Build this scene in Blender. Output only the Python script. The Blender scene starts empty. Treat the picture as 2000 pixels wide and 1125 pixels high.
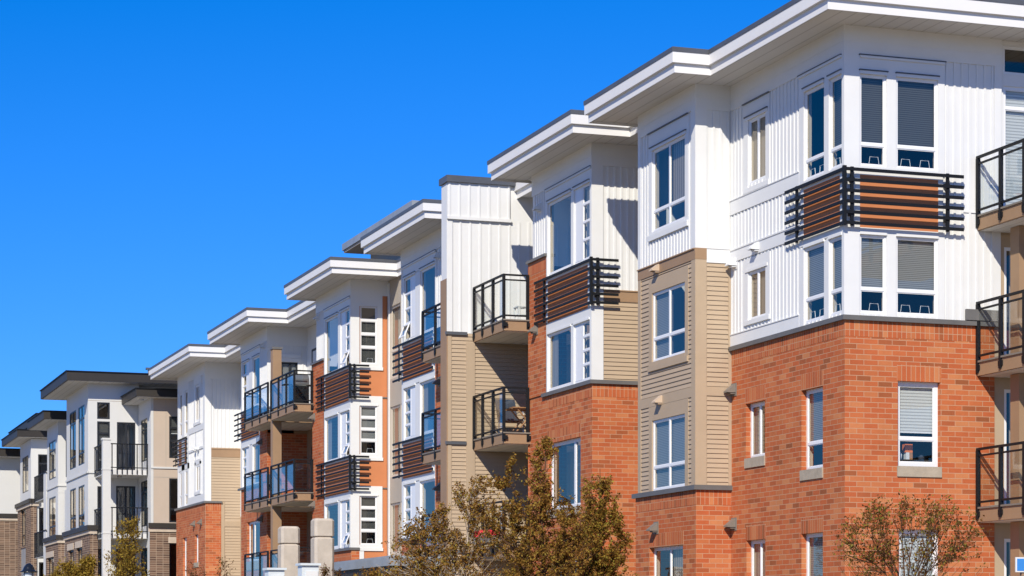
import bpy, math, random
import numpy as np
from mathutils import Vector
R = math.radians
scene = bpy.context.scene
col = scene.collection

# ------------------------------------------------------------------ camera
TH = math.atan(1540 / 4509.0)
cam_d = bpy.data.cameras.new("camera")
cam = bpy.data.objects.new("camera", cam_d)
col.objects.link(cam)
cam.location = (0, 0, 0)
cam.rotation_euler = (R(90), 0, -TH)
cam_d.sensor_width = 36.0
cam_d.lens = 36.0 * 4509 / 2000
cam_d.shift_y = (1240 - 562.5) / 2000
cam_d.clip_start = 0.5
cam_d.clip_end = 5000
scene.camera = cam
GZ = -1.6                     # the street lies 1.6 m under the eye

# ------------------------------------------------------------------ light
SUN = Vector((-0.78, -1.176, 1.0)).normalized()      # towards the sun
elev = math.asin(SUN.z)
az = math.atan2(SUN.x, SUN.y)
w = bpy.data.worlds.new("World")
scene.world = w
w.use_nodes = True
nt = w.node_tree
bg = nt.nodes["Background"]
sky = nt.nodes.new("ShaderNodeTexSky")
sky.sky_type = 'NISHITA'
sky.sun_disc = False
sky.sun_elevation = elev
sky.sun_rotation = az
sky.altitude = 200
sky.air_density = 1.0
sky.dust_density = 0.0
sky.ozone_density = 3.0
hs = nt.nodes.new("ShaderNodeMix")            # polarised, deep blue sky
hs.data_type = 'RGBA'
hs.blend_type = 'MULTIPLY'
hs.inputs["Factor"].default_value = 1.0
hs.inputs["B"].default_value = (0.46, 0.87, 2.02, 1)
nt.links.new(sky.outputs[0], hs.inputs["A"])
sb = nt.nodes.new("ShaderNodeVectorMath")       # ... in which hardly any red is left high up
sb.operation = 'SUBTRACT'
sb.inputs[1].default_value = (0.90, 0.0, 0.0)
mxn = nt.nodes.new("ShaderNodeVectorMath")
mxn.operation = 'MAXIMUM'
mxn.inputs[1].default_value = (0.05, 0.0, 0.0)
nt.links.new(hs.outputs["Result"], sb.inputs[0])
nt.links.new(sb.outputs[0], mxn.inputs[0])
nt.links.new(mxn.outputs[0], bg.inputs[0])
bg.inputs[1].default_value = 0.06
sd = bpy.data.lights.new("sun", 'SUN')
sd.energy = 4.5
sd.angle = R(0.5)
sd.color = (1.0, 0.93, 0.80)
so = bpy.data.objects.new("sun", sd)
col.objects.link(so)
so.rotation_euler = SUN.to_track_quat('Z', 'Y').to_euler()
so.location = (0, 0, 60)
scene.view_settings.view_transform = 'Standard'
scene.view_settings.look = 'None'
scene.view_settings.exposure = 0.25
scene.view_settings.gamma = 1.0

# ------------------------------------------------------------------ materials
M = {}
def mat(name, color, rough=0.6, spec=0.3, bump=None, var=None, metal=0.0):
    """plain painted / mineral surface: base colour with a soft noise variation and a fine bump"""
    m = bpy.data.materials.new(name)
    m.use_nodes = True
    t = m.node_tree
    b = t.nodes["Principled BSDF"]
    b.inputs["Roughness"].default_value = rough
    b.inputs["Specular IOR Level"].default_value = spec
    b.inputs["Metallic"].default_value = metal
    c = (*color, 1)
    tc = t.nodes.new("ShaderNodeTexCoord")
    if var:
        n = t.nodes.new("ShaderNodeTexNoise")
        n.inputs["Scale"].default_value = var[0]
        n.inputs["Detail"].default_value = 6
        n.inputs["Roughness"].default_value = 0.65
        t.links.new(tc.outputs["Object"], n.inputs["Vector"])
        r = t.nodes.new("ShaderNodeValToRGB")
        k = var[1]
        r.color_ramp.elements[0].position = 0.3
        r.color_ramp.elements[1].position = 0.7
        r.color_ramp.elements[0].color = (*[x * (1 - k) for x in color], 1)
        r.color_ramp.elements[1].color = (*[min(1, x * (1 + k)) for x in color], 1)
        t.links.new(n.outputs["Fac"], r.inputs[0])
        t.links.new(r.outputs[0], b.inputs["Base Color"])
    else:
        b.inputs["Base Color"].default_value = c
    if bump:
        n2 = t.nodes.new("ShaderNodeTexNoise")
        n2.inputs["Scale"].default_value = bump[0]
        n2.inputs["Detail"].default_value = 4
        t.links.new(tc.outputs["Object"], n2.inputs["Vector"])
        bp = t.nodes.new("ShaderNodeBump")
        bp.inputs["Strength"].default_value = bump[1]
        bp.inputs["Distance"].default_value = 0.02
        t.links.new(n2.outputs["Fac"], bp.inputs["Height"])
        t.links.new(bp.outputs[0], b.inputs["Normal"])
    M[name] = m
    return m

def brick(name, stops, mortar, bw, rh, ms, offset=0.5, swap=False, bump=0.25):
    m = bpy.data.materials.new(name)
    m.use_nodes = True
    t = m.node_tree
    b = t.nodes["Principled BSDF"]
    b.inputs["Roughness"].default_value = 0.85
    b.inputs["Specular IOR Level"].default_value = 0.2
    tc = t.nodes.new("ShaderNodeTexCoord")
    br = t.nodes.new("ShaderNodeTexBrick")
    br.inputs["Scale"].default_value = 1.0
    br.inputs["Brick Width"].default_value = bw
    br.inputs["Row Height"].default_value = rh
    br.inputs["Mortar Size"].default_value = ms
    br.inputs["Mortar Smooth"].default_value = 0.15
    br.inputs["Color1"].default_value = (0, 0, 0, 1)
    br.inputs["Color2"].default_value = (1, 1, 1, 1)
    br.inputs["Mortar"].default_value = (0.5, 0.5, 0.5, 1)
    br.offset = offset
    br.squash = 1.0
    t.links.new(tc.outputs["UV"], br.inputs["Vector"])
    r = t.nodes.new("ShaderNodeValToRGB")
    r.color_ramp.interpolation = 'LINEAR'
    els = r.color_ramp.elements
    while len(els) < len(stops):
        els.new(0.5)
    for e, (p, c) in zip(els, stops):
        e.position = p
        e.color = (*c, 1)
    t.links.new(br.outputs["Color"], r.inputs[0])
    # weathering over whole patches of wall, and a fine grain in each brick
    n = t.nodes.new("ShaderNodeTexNoise")
    n.inputs["Scale"].default_value = 0.9
    n.inputs["Detail"].default_value = 8
    n.inputs["Roughness"].default_value = 0.75
    t.links.new(tc.outputs["Object"], n.inputs["Vector"])
    hsv = t.nodes.new("ShaderNodeHueSaturation")
    mp = t.nodes.new("ShaderNodeMapRange")
    mp.inputs["From Min"].default_value = 0.3
    mp.inputs["From Max"].default_value = 0.7
    mp.inputs["To Min"].default_value = 0.86
    mp.inputs["To Max"].default_value = 1.14
    t.links.new(n.outputs["Fac"], mp.inputs["Value"])
    t.links.new(mp.outputs[0], hsv.inputs["Value"])
    t.links.new(r.outputs[0], hsv.inputs["Color"])
    mx = t.nodes.new("ShaderNodeMix")
    mx.data_type = 'RGBA'
    t.links.new(br.outputs["Fac"], mx.inputs["Factor"])
    t.links.new(hsv.outputs[0], mx.inputs["A"])
    mx.inputs["B"].default_value = (*mortar, 1)
    t.links.new(mx.outputs["Result"], b.inputs["Base Color"])
    g = t.nodes.new("ShaderNodeTexNoise")
    g.inputs["Scale"].default_value = 45
    t.links.new(tc.outputs["Object"], g.inputs["Vector"])
    inv = t.nodes.new("ShaderNodeMath")
    inv.operation = 'MULTIPLY_ADD'
    inv.inputs[1].default_value = -1.0
    t.links.new(br.outputs["Fac"], inv.inputs[0])
    ml = t.nodes.new("ShaderNodeMath")
    ml.operation = 'MULTIPLY'
    ml.inputs[1].default_value = 0.35
    t.links.new(g.outputs["Fac"], ml.inputs[0])
    t.links.new(ml.outputs[0], inv.inputs[2])
    bp = t.nodes.new("ShaderNodeBump")
    bp.inputs["Strength"].default_value = bump
    bp.inputs["Distance"].default_value = 0.012
    t.links.new(inv.outputs[0], bp.inputs["Height"])
    t.links.new(bp.outputs[0], b.inputs["Normal"])
    M[name] = m

def glass(name, ior, tint, gloss=(1, 1, 1), rough=0.0):
    m = bpy.data.materials.new(name)
    m.use_nodes = True
    t = m.node_tree
    for n in list(t.nodes):
        t.nodes.remove(n)
    o = t.nodes.new("ShaderNodeOutputMaterial")
    mix = t.nodes.new("ShaderNodeMixShader")
    tr = t.nodes.new("ShaderNodeBsdfTransparent")
    gl = t.nodes.new("ShaderNodeBsdfGlossy")
    fr = t.nodes.new("ShaderNodeFresnel")
    # the same sheet seen (or lit) from behind must reflect as it does from the front
    ge = t.nodes.new("ShaderNodeNewGeometry")
    mr = t.nodes.new("ShaderNodeMapRange")
    mr.inputs["To Min"].default_value = ior
    mr.inputs["To Max"].default_value = 1.0 / ior
    t.links.new(ge.outputs["Backfacing"], mr.inputs["Value"])
    t.links.new(mr.outputs[0], fr.inputs["IOR"])
    tr.inputs[0].default_value = (*tint, 1)
    gl.inputs[0].default_value = (*gloss, 1)
    gl.inputs["Roughness"].default_value = rough
    # very slight waviness of the sheet
    tc = t.nodes.new("ShaderNodeTexCoord")
    n = t.nodes.new("ShaderNodeTexNoise")
    n.inputs["Scale"].default_value = 1.1
    n.inputs["Detail"].default_value = 1
    bp = t.nodes.new("ShaderNodeBump")
    bp.inputs["Strength"].default_value = 0.12
    bp.inputs["Distance"].default_value = 0.02
    t.links.new(tc.outputs["Object"], n.inputs["Vector"])
    t.links.new(n.outputs["Fac"], bp.inputs["Height"])
    t.links.new(bp.outputs[0], gl.inputs["Normal"])
    t.links.new(fr.outputs[0], mix.inputs[0])
    t.links.new(tr.outputs[0], mix.inputs[1])
    t.links.new(gl.outputs[0], mix.inputs[2])
    t.links.new(mix.outputs[0], o.inputs[0])
    M[name] = m

def striped(name, c1, c2, period, vertical=False, rough=0.6, lo=0.12, hi=0.4):
    m = bpy.data.materials.new(name)
    m.use_nodes = True
    t = m.node_tree
    b = t.nodes["Principled BSDF"]
    b.inputs["Roughness"].default_value = rough
    tc = t.nodes.new("ShaderNodeTexCoord")
    wv = t.nodes.new("ShaderNodeTexWave")
    wv.bands_direction = 'X' if vertical else 'Y'
    wv.inputs["Scale"].default_value = 2 * math.pi / period / 20.0
    wv.inputs["Distortion"].default_value = 0.6 if name == 'curtain' else 0.0
    t.links.new(tc.outputs["UV"], wv.inputs["Vector"])
    r = t.nodes.new("ShaderNodeValToRGB")
    r.color_ramp.elements[0].position = lo
    r.color_ramp.elements[1].position = hi
    r.color_ramp.elements[0].color = (*c1, 1)
    r.color_ramp.elements[1].color = (*c2, 1)
    t.links.new(wv.outputs["Fac"], r.inputs[0])
    t.links.new(r.outputs[0], b.inputs["Base Color"])
    M[name] = m

def leafmat(name, stops):
    m = bpy.data.materials.new(name)
    m.use_nodes = True
    t = m.node_tree
    b = t.nodes["Principled BSDF"]
    b.inputs["Roughness"].default_value = 0.6
    b.inputs["Specular IOR Level"].default_value = 0.12
    g = t.nodes.new("ShaderNodeNewGeometry")
    r = t.nodes.new("ShaderNodeValToRGB")
    els = r.color_ramp.elements
    while len(els) < len(stops):
        els.new(0.5)
    for e, (p, c) in zip(els, stops):
        e.position = p
        e.color = (*c, 1)
    t.links.new(g.outputs["Random Per Island"], r.inputs[0])
    t.links.new(r.outputs[0], b.inputs["Base Color"])
    tl = t.nodes.new("ShaderNodeBsdfTranslucent")
    t.links.new(r.outputs[0], tl.inputs[0])
    mx = t.nodes.new("ShaderNodeMixShader")
    mx.inputs[0].default_value = 0.42
    out = t.nodes["Material Output"]
    t.links.new(b.outputs[0], mx.inputs[1])
    t.links.new(tl.outputs[0], mx.inputs[2])
    t.links.new(mx.outputs[0], out.inputs[0])
    M[name] = m

mat("white_siding", (0.70, 0.70, 0.685), 0.55, 0.3, var=(1.3, 0.03))
mat("white_trim", (0.70, 0.70, 0.685), 0.5, 0.35, var=(2.0, 0.025))

mat("fascia_white", (0.74, 0.73, 0.71), 0.5, 0.3, var=(0.8, 0.03))
mat("grey_flashing", (0.085, 0.09, 0.10), 0.45, 0.5, var=(2.0, 0.12))
mat("ledge_metal", (0.13, 0.125, 0.12), 0.5, 0.4, var=(1.5, 0.15))
mat("roof_membrane", (0.12, 0.12, 0.12), 0.9, 0.1, var=(1.0, 0.2))
mat("tan_siding", (0.44, 0.335, 0.228), 0.6, 0.25, var=(1.2, 0.04))
mat("tan_trim", (0.43, 0.325, 0.218), 0.6, 0.25, var=(2.0, 0.04))
mat("brown_trim", (0.32, 0.205, 0.12), 0.6, 0.25, var=(2.0, 0.06))
mat("orange_panel", (0.53, 0.20, 0.085), 0.7, 0.2, var=(1.2, 0.06), bump=(60, 0.1))
mat("stair_render", (0.42, 0.37, 0.31), 0.8, 0.15, var=(1.0, 0.06))
mat("beige_frame", (0.56, 0.50, 0.43), 0.5, 0.3)
mat("black_metal", (0.008, 0.009, 0.011), 0.55, 0.25)
mat("vinyl", (0.76, 0.76, 0.76), 0.35, 0.45)
mat("black_frame", (0.018, 0.02, 0.024), 0.4, 0.5)
mat("drywall", (0.55, 0.48, 0.38), 0.8, 0.2)
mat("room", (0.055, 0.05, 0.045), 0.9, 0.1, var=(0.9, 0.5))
mat("sill_stone", (0.38, 0.32, 0.245), 0.85, 0.2, var=(6.0, 0.12), bump=(40, 0.2))
mat("hood_grey", (0.20, 0.175, 0.145), 0.6, 0.3, var=(6, 0.1))
mat("hood_tan", (0.55, 0.42, 0.30), 0.6, 0.3)
mat("panel_white", (0.60, 0.595, 0.57), 0.6, 0.25, var=(0.7, 0.03))
mat("panel_taupe", (0.50, 0.405, 0.32), 0.75, 0.2, var=(0.8, 0.04), bump=(50, 0.08))
mat("dark_fascia", (0.033, 0.028, 0.023), 0.55, 0.35, var=(0.9, 0.15))
mat("stone_band", (0.52, 0.43, 0.335), 0.85, 0.2, var=(3.0, 0.1), bump=(30, 0.2))
mat("concrete", (0.50, 0.435, 0.36), 0.85, 0.2, var=(3.0, 0.12), bump=(30, 0.2))
mat("canopy_metal", (0.27, 0.29, 0.31), 0.4, 0.5, var=(1.5, 0.12))
mat("pale_metal", (0.62, 0.67, 0.69), 0.4, 0.4, var=(2.5, 0.05))
mat("bark_brown", (0.11, 0.06, 0.035), 0.9, 0.1, var=(8, 0.3))
mat("bark_pale", (0.38, 0.32, 0.26), 0.85, 0.15, var=(6, 0.35))
mat("wood", (0.40, 0.20, 0.09), 0.6, 0.3, var=(5, 0.2))
mat("navy_fabric", (0.045, 0.055, 0.075), 0.85, 0.1, var=(20, 0.1))
mat("white_plastic", (0.72, 0.72, 0.70), 0.4, 0.4)
mat("steel", (0.45, 0.46, 0.47), 0.3, 0.5, metal=0.8)
mat("lamp_black", (0.012, 0.014, 0.018), 0.18, 0.6)
mat("sign_blue", (0.045, 0.23, 0.60), 0.4, 0.4)
mat("red_flower", (0.55, 0.03, 0.04), 0.6, 0.2)
mat("box_orange", (0.75, 0.20, 0.05), 0.6, 0.2)
mat("asphalt", (0.05, 0.05, 0.052), 0.9, 0.2, var=(0.6, 0.2), bump=(80, 0.3))
mat("pavement", (0.40, 0.335, 0.25), 0.85, 0.2, var=(0.8, 0.1), bump=(40, 0.15))
mat("ground_soil", (0.42, 0.33, 0.215), 0.95, 0.1, var=(0.08, 0.25))
mat("lawn", (0.09, 0.12, 0.04), 0.95, 0.1, var=(1.0, 0.3), bump=(60, 0.5))
mat("road_paint", (0.75, 0.75, 0.72), 0.7, 0.2)
mat("glass_frost", (0.55, 0.60, 0.60), 0.35, 0.4)
RED = [(0.0, (0.28, 0.088, 0.034)), (0.08, (0.36, 0.098, 0.036)), (0.16, (0.42, 0.104, 0.037)), (0.4, (0.445, 0.112, 0.039)),
       (0.65, (0.46, 0.130, 0.046)), (0.88, (0.47, 0.153, 0.058)), (1.0, (0.51, 0.195, 0.080))]
brick("red_brick", RED, (0.47, 0.275, 0.168), 0.30, 0.10, 0.0062)
brick("red_soldier", RED, (0.47, 0.275, 0.168), 0.10, 0.32, 0.0062, offset=0.0)
BRN = [(0.0, (0.10, 0.062, 0.045)), (0.5, (0.15, 0.095, 0.066)), (1.0, (0.215, 0.135, 0.09))]
brick("brown_brick", BRN, (0.36, 0.27, 0.195), 0.31, 0.105, 0.011, offset=0.0)
glass("window_glass", 1.9, (0.88, 0.91, 0.92), (1.0, 0.90, 0.76))
glass("rail_glass", 1.4, (0.95, 0.97, 0.97), (1.0, 0.92, 0.82))
striped("blind_light", (0.09, 0.09, 0.09), (0.27, 0.275, 0.27), 0.036)
striped("blind_pale", (0.36, 0.36, 0.35), (0.62, 0.63, 0.61), 0.06)
striped("blind_dark", (0.022, 0.022, 0.022), (0.085, 0.085, 0.08), 0.04)
striped("soffit_white", (0.44, 0.42, 0.39), (0.62, 0.60, 0.57), 0.30, True, 0.7, 0.0, 0.05)
striped("curtain", (0.16, 0.135, 0.11), (0.34, 0.29, 0.235), 0.11, vertical=True)
leafmat("leaf_bronze", [(0.0, (0.11, 0.046, 0.010)), (0.3, (0.26, 0.125, 0.026)), (0.65, (0.37, 0.20, 0.04)), (1.0, (0.40, 0.31, 0.055))])
leafmat("leaf_olive", [(0.0, (0.13, 0.058, 0.013)), (0.35, (0.29, 0.145, 0.028)), (0.7, (0.36, 0.23, 0.04)), (1.0, (0.37, 0.34, 0.055))])
leafmat("leaf_gold", [(0.0, (0.20, 0.115, 0.02)), (0.5, (0.36, 0.235, 0.035)), (1.0, (0.45, 0.34, 0.06))])
leafmat("leaf_rust", [(0.0, (0.11, 0.045, 0.018)), (0.5, (0.16, 0.07, 0.028)), (1.0, (0.16, 0.14, 0.03))])
leafmat("leaf_spring", [(0.0, (0.14, 0.06, 0.018)), (0.5, (0.24, 0.10, 0.025)), (0.75, (0.25, 0.17, 0.03)), (1.0, (0.30, 0.29, 0.045))])

# ------------------------------------------------------------------ mesh building
class MB:
    def __init__(s):
        s.v = []; s.f = []; s.mi = []; s.mats = []; s.cur = 0; s.smooth = False
    def use(s, name):
        if name not in s.mats:
            s.mats.append(name)
        s.cur = s.mats.index(name)
        return s
    def face(s, pts):
        i = len(s.v)
        s.v += [tuple(p) for p in pts]
        s.f.append(tuple(range(i, i + len(pts))))
        s.mi.append(s.cur)
    def box(s, x0, x1, y0, y1, z0, z1):
        if x0 > x1: x0, x1 = x1, x0
        if y0 > y1: y0, y1 = y1, y0
        if z0 > z1: z0, z1 = z1, z0
        a = [(x0, y0, z0), (x1, y0, z0), (x1, y1, z0), (x0, y1, z0), (x0, y0, z1), (x1, y0, z1), (x1, y1, z1), (x0, y1, z1)]
        for q in ((3, 2, 1, 0), (4, 5, 6, 7), (0, 1, 5, 4), (1, 2, 6, 5), (2, 3, 7, 6), (3, 0, 4, 7)):
            s.face([a[k] for k in q])
    def tube(s, pts, rads, n=6, cap=True):
        pts = [Vector(p) for p in pts]
        i0 = len(s.v)
        ref = None
        for k, p in enumerate(pts):
            d = (pts[min(k + 1, len(pts) - 1)] - pts[max(k - 1, 0)])
            if d.length < 1e-9: d = Vector((0, 0, 1))
            d.normalize()
            if ref is None:
                ref = Vector((1, 0, 0)) if abs(d.x) < 0.9 else Vector((0, 1, 0))
            a = d.cross(ref).normalized()
            b = d.cross(a).normalized()
            ref = b.cross(d)
            if ref.length < 1e-6: ref = Vector((1, 0, 0))
            for j in range(n):
                t = 2 * math.pi * j / n
                q = p + (a * math.cos(t) + b * math.sin(t)) * rads[k]
                s.v.append(tuple(q))
        for k in range(len(pts) - 1):
            for j in range(n):
                j2 = (j + 1) % n
                s.f.append((i0 + k * n + j, i0 + k * n + j2, i0 + (k + 1) * n + j2, i0 + (k + 1) * n + j))
                s.mi.append(s.cur)
        if cap:
            s.f.append(tuple(i0 + j for j in range(n))); s.mi.append(s.cur)
            s.f.append(tuple(i0 + (len(pts) - 1) * n + j for j in range(n))); s.mi.append(s.cur)
    def lathe(s, c, prof, n=20):
        i0 = len(s.v)
        for r, z in prof:
            for j in range(n):
                t = 2 * math.pi * j / n
                s.v.append((c[0] + r * math.cos(t), c[1] + r * math.sin(t), c[2] + z))
        for k in range(len(prof) - 1):
            for j in range(n):
                j2 = (j + 1) % n
                s.f.append((i0 + k * n + j, i0 + k * n + j2, i0 + (k + 1) * n + j2, i0 + (k + 1) * n + j)); s.mi.append(s.cur)
    def build(s, name, parent=None, smooth=False, **props):
        me = bpy.data.meshes.new(name)
        me.from_pydata(s.v, [], s.f)
        for n in s.mats:
            me.materials.append(M[n])
        if len(s.mats) > 1:
            me.polygons.foreach_set("material_index", s.mi)
        uvl = me.uv_layers.new(name="UVMap")
        uv = np.zeros((len(me.loops), 2), dtype=np.float32)
        for p in me.polygons:
            n = p.normal
            ax, ay, az_ = abs(n.x), abs(n.y), abs(n.z)
            for li in p.loop_indices:
                v = me.vertices[me.loops[li].vertex_index].co
                if az_ >= ax and az_ >= ay: uv[li] = (v.x, v.y)
                elif ax >= ay: uv[li] = (v.y, v.z)
                else: uv[li] = (v.x, v.z)
        uvl.data.foreach_set("uv", uv.ravel())
        if smooth:
            me.polygons.foreach_set("use_smooth", [True] * len(me.polygons))
        me.update()
        o = bpy.data.objects.new(name, me)
        col.objects.link(o)
        if parent is not None:
            o.parent = parent
            o.matrix_parent_inverse = parent.matrix_world.inverted() if False else o.matrix_parent_inverse
        for k, v in props.items():
            o[k] = v
        return o

def thing(name, label, category, group=None):
    o = bpy.data.objects.new(name, None)
    o.empty_display_size = 0.3
    col.objects.link(o)
    o["label"] = label
    o["category"] = category
    if group: o["group"] = group
    return o

# facade coordinates: a face on plane 'F' looks towards -X (h runs along Y), a face on 'R' looks towards -Y (h runs along X);
# o is the distance in front of the plane
def P(ax, c, h, z, o=0.0):
    return (c - o, h, z) if ax == 'F' else (h, c - o, z)
def fb(mb, ax, c, h0, h1, z0, z1, o0, o1):
    if ax == 'F': mb.box(c - o1, c - o0, h0, h1, z0, z1)
    else: mb.box(h0, h1, c - o1, c - o0, z0, z1)
def fq(mb, ax, c, h0, h1, z0, z1, o):
    if ax == 'F': mb.face([P(ax, c, h1, z0, o), P(ax, c, h0, z0, o), P(ax, c, h0, z1, o), P(ax, c, h1, z1, o)])
    else: mb.face([P(ax, c, h0, z0, o), P(ax, c, h1, z0, o), P(ax, c, h1, z1, o), P(ax, c, h0, z1, o)])
def cells(h0, h1, z0, z1, ops):
    hs = sorted({h0, h1, *[min(max(x, h0), h1) for o in ops for x in o[:2]]})
    zs = sorted({z0, z1, *[min(max(x, z0), z1) for o in ops for x in o[2:4]]})
    for a, b in zip(hs, hs[1:]):
        run = None
        for c, d in zip(zs, zs[1:]):
            hm, zm = (a + b) / 2, (c + d) / 2
            inside = any(o[0] < hm < o[1] and o[2] < zm < o[3] for o in ops)
            if not inside:
                if run and abs(run[1] - c) < 1e-9: run[1] = d
                else:
                    if run: yield a, b, run[0], run[1]
                    run = [c, d]
            else:
                if run: yield a, b, run[0], run[1]
                run = None
        if run: yield a, b, run[0], run[1]
def reveals(mb, ax, c, op, d, o=0.0):
    h0, h1, z0, z1 = op[:4]
    for (a, b) in (((h0, z0), (h0, z1)), ((h1, z1), (h1, z0)), ((h0, z1), (h1, z1)), ((h1, z0), (h0, z0))):
        mb.face([P(ax, c, a[0], a[1], o), P(ax, c, b[0], b[1], o), P(ax, c, b[0], b[1], o - d), P(ax, c, a[0], a[1], o - d)])
def wall(B, name, m, ax, c, h0, h1, z0, z1, ops=(), kind='flat', depth=0.14, step=None):
    mb = MB().use(m)
    ops = [o for o in ops if o[0] < h1 and o[1] > h0 and o[2] < z1 and o[3] > z0]
    if kind == 'lap':
        st = step or 0.1
        k = math.floor(z0 / st)
        while k * st < z1:
            za, zb = k * st, (k + 1) * st
            for a, b, p, q in cells(h0, h1, max(za, z0), min(zb, z1), ops):
                op_ = 0.020 * (1 - (p - za) / st) + 0.002
                oq_ = 0.020 * (1 - (q - za) / st) + 0.002
                if ax == 'F': mb.face([P(ax, c, b, p, op_), P(ax, c, a, p, op_), P(ax, c, a, q, oq_), P(ax, c, b, q, oq_)])
                else: mb.face([P(ax, c, a, p, op_), P(ax, c, b, p, op_), P(ax, c, b, q, oq_), P(ax, c, a, q, oq_)])
                mb.face([P(ax, c, a, p, op_), P(ax, c, b, p, op_), P(ax, c, b, p, 0), P(ax, c, a, p, 0)])
            k += 1
    else:
        for a, b, p, q in cells(h0, h1, z0, z1, ops):
            fq(mb, ax, c, a, b, p, q, 0.0)
    if kind == 'batten':
        st = step or 0.165
        n = int((h1 - h0) / st)
        off = (h1 - h0 - n * st) / 2
        for k in range(n + 1):
            h = h0 + off + k * st
            if h < h0 + 0.03 or h > h1 - 0.03: continue
            for a, b, p, q in cells(h - 0.024, h + 0.024, z0, z1, ops):
                if b - a > 0.04: fb(mb, ax, c, a, b, p, q, 0.0, 0.018)
    for o in ops:
        reveals(mb, ax, c, (max(o[0], h0), min(o[1], h1), max(o[2], z0), min(o[3], z1)), depth)
    return mb.build(name, B)
def trims(B, m, ax, c, boards, name='trim'):
    """boards: (h0,h1,z0,z1[,proud])"""
    mb = MB().use(m)
    for b in boards:
        fb(mb, ax, c, b[0], b[1], b[2], b[3], 0.001, b[4] if len(b) > 4 else 0.028)
    return mb.build(name, B)

def drip(B, ax, c, strips):
    """dark-coloured strips standing in for the shaded gaps over the top-floor window heads"""
    for h0, h1, z in strips:
        mb = MB().use('grey_flashing'); fb(mb, ax, c, h0, h1, z, z + 0.022, 0.03, 0.066); mb.build('shade_strip', B)

def window(B, ax, c, h0, h1, z0, z1, cols=(0, 1), rows=(0, 1), rec=0.05, fr=0.06, mu=0.055, m='vinyl',
           blind=None, bm='blind_light', open_sash=None, openers=(), gl='window_glass', side=None, skip=()):
    H = [h0 + (h1 - h0) * t for t in cols]
    Z = [z0 + (z1 - z0) * t for t in rows]
    cs = []
    for i in range(len(H) - 1):
        for j in range(len(Z) - 1):
            if (i, j) in skip: continue
            a = H[i] + (fr if i == 0 else mu / 2); b = H[i + 1] - (fr if i == len(H) - 2 else mu / 2)
            p = Z[j] + (fr if j == 0 else mu / 2); q = Z[j + 1] - (fr if j == len(Z) - 2 else mu / 2)
            cs.append((a, b, p, q, i, j))
    mb = MB().use(m)
    o = -rec
    hole = [x[:4] for x in cs]
    gap = 0.018
    for a, b, p, q in cells(h0, h1, z0, z1, hole): fq(mb, ax, c, a, b, p, q, o)
    for h in hole:
        reveals(mb, ax, c, h, 0.012, o)
        inner = (h[0] + gap, h[1] - gap, h[2] + gap, h[3] - gap)
        for a, b, p, q in cells(h[0], h[1], h[2], h[3], [inner]): fq(mb, ax, c, a, b, p, q, o - 0.012)
        reveals(mb, ax, c, inner, 0.016, o - 0.012)
    mb.use('drywall')
    reveals(mb, ax, c, (h0 + 0.02, h1 - 0.02, z0 + 0.02, z1 - 0.02), 0.10, o - 0.03)
    mb.use(m)
    for (i, j, n) in openers:               # the little bent-wire window stays standing behind the lower panes
        for x in cs:
            if x[4] == i and x[5] == j:
                wd = x[1] - x[0]
                for k in range(n):
                    hc = x[0] + wd * (k + 0.5 + (0.12 if n == 1 else 0)) / n
                    zz = x[2] + 0.03
                    pts = [P(ax, c, hc - 0.105, zz, o - 0.05), P(ax, c, hc - 0.085, zz + 0.13, o - 0.05), P(ax, c, hc + 0.085, zz + 0.13, o - 0.05), P(ax, c, hc + 0.105, zz, o - 0.05)]
                    mb.tube(pts, [0.008] * 4, 4)
    wo = mb.build('window', B)
    pm = MB().use(gl)
    for x in cs:
        if open_sash and (x[4], x[5]) == open_sash: continue
        fq(pm, ax, c, x[0] + gap - 0.002, x[1] - gap + 0.002, x[2] + gap - 0.002, x[3] - gap + 0.002, o - 0.022)
    pm.build('pane', wo)
    if open_sash:                           # an awning sash pushed open at the bottom
        for x in cs:
            if (x[4], x[5]) != open_sash: continue
            L = x[3] - x[2]; an = R(22)
            sm = MB().use(m)
            def Q(h, u, w_):
                return P(ax, c, h, x[3] - u * math.cos(an) + w_ * math.sin(an) * 0, o + 0.01 + u * math.sin(an) + w_)
            def bar(ha, hb, ua, ub):
                a8 = [Q(ha, ua, 0), Q(hb, ua, 0), Q(hb, ub, 0), Q(ha, ub, 0), Q(ha, ua, 0.035), Q(hb, ua, 0.035), Q(hb, ub, 0.035), Q(ha, ub, 0.035)]
                for q in ((3, 2, 1, 0), (4, 5, 6, 7), (0, 1, 5, 4), (1, 2, 6, 5), (2, 3, 7, 6), (3, 0, 4, 7)):
                    sm.face([a8[k] for k in q])
            a, b = x[0] - 0.015, x[1] + 0.015
            bar(a, a + 0.05, 0, L); bar(b - 0.05, b, 0, L); bar(a + 0.05, b - 0.05, 0, 0.05); bar(a + 0.05, b - 0.05, L - 0.05, L)
            sm.use(gl)
            sm.face([Q(a + 0.05, 0.05, 0.017), Q(b - 0.05, 0.05, 0.017), Q(b - 0.05, L - 0.05, 0.017), Q(a + 0.05, L - 0.05, 0.017)])
            sm.build('sash', wo)
    if blind is not None:
        bl = MB().use(bm)
        zb = z0 + (z1 - z0) * blind
        a, b = h0 + 0.03, h1 - 0.03
        if side: a, b = h0 + (h1 - h0) * side[0], h0 + (h1 - h0) * side[1]
        fb(bl, ax, c, a, b, zb, z1 - 0.03, o - 0.085, o - 0.078)
        if zb > z0 + 0.1 and bm.startswith('blind'):
            bl.use('vinyl'); fb(bl, ax, c, a, b, zb - 0.03, zb, o - 0.095, o - 0.07)
        bl.build('blind' if bm.startswith('blind') else 'curtain', wo)
    return wo

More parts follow.
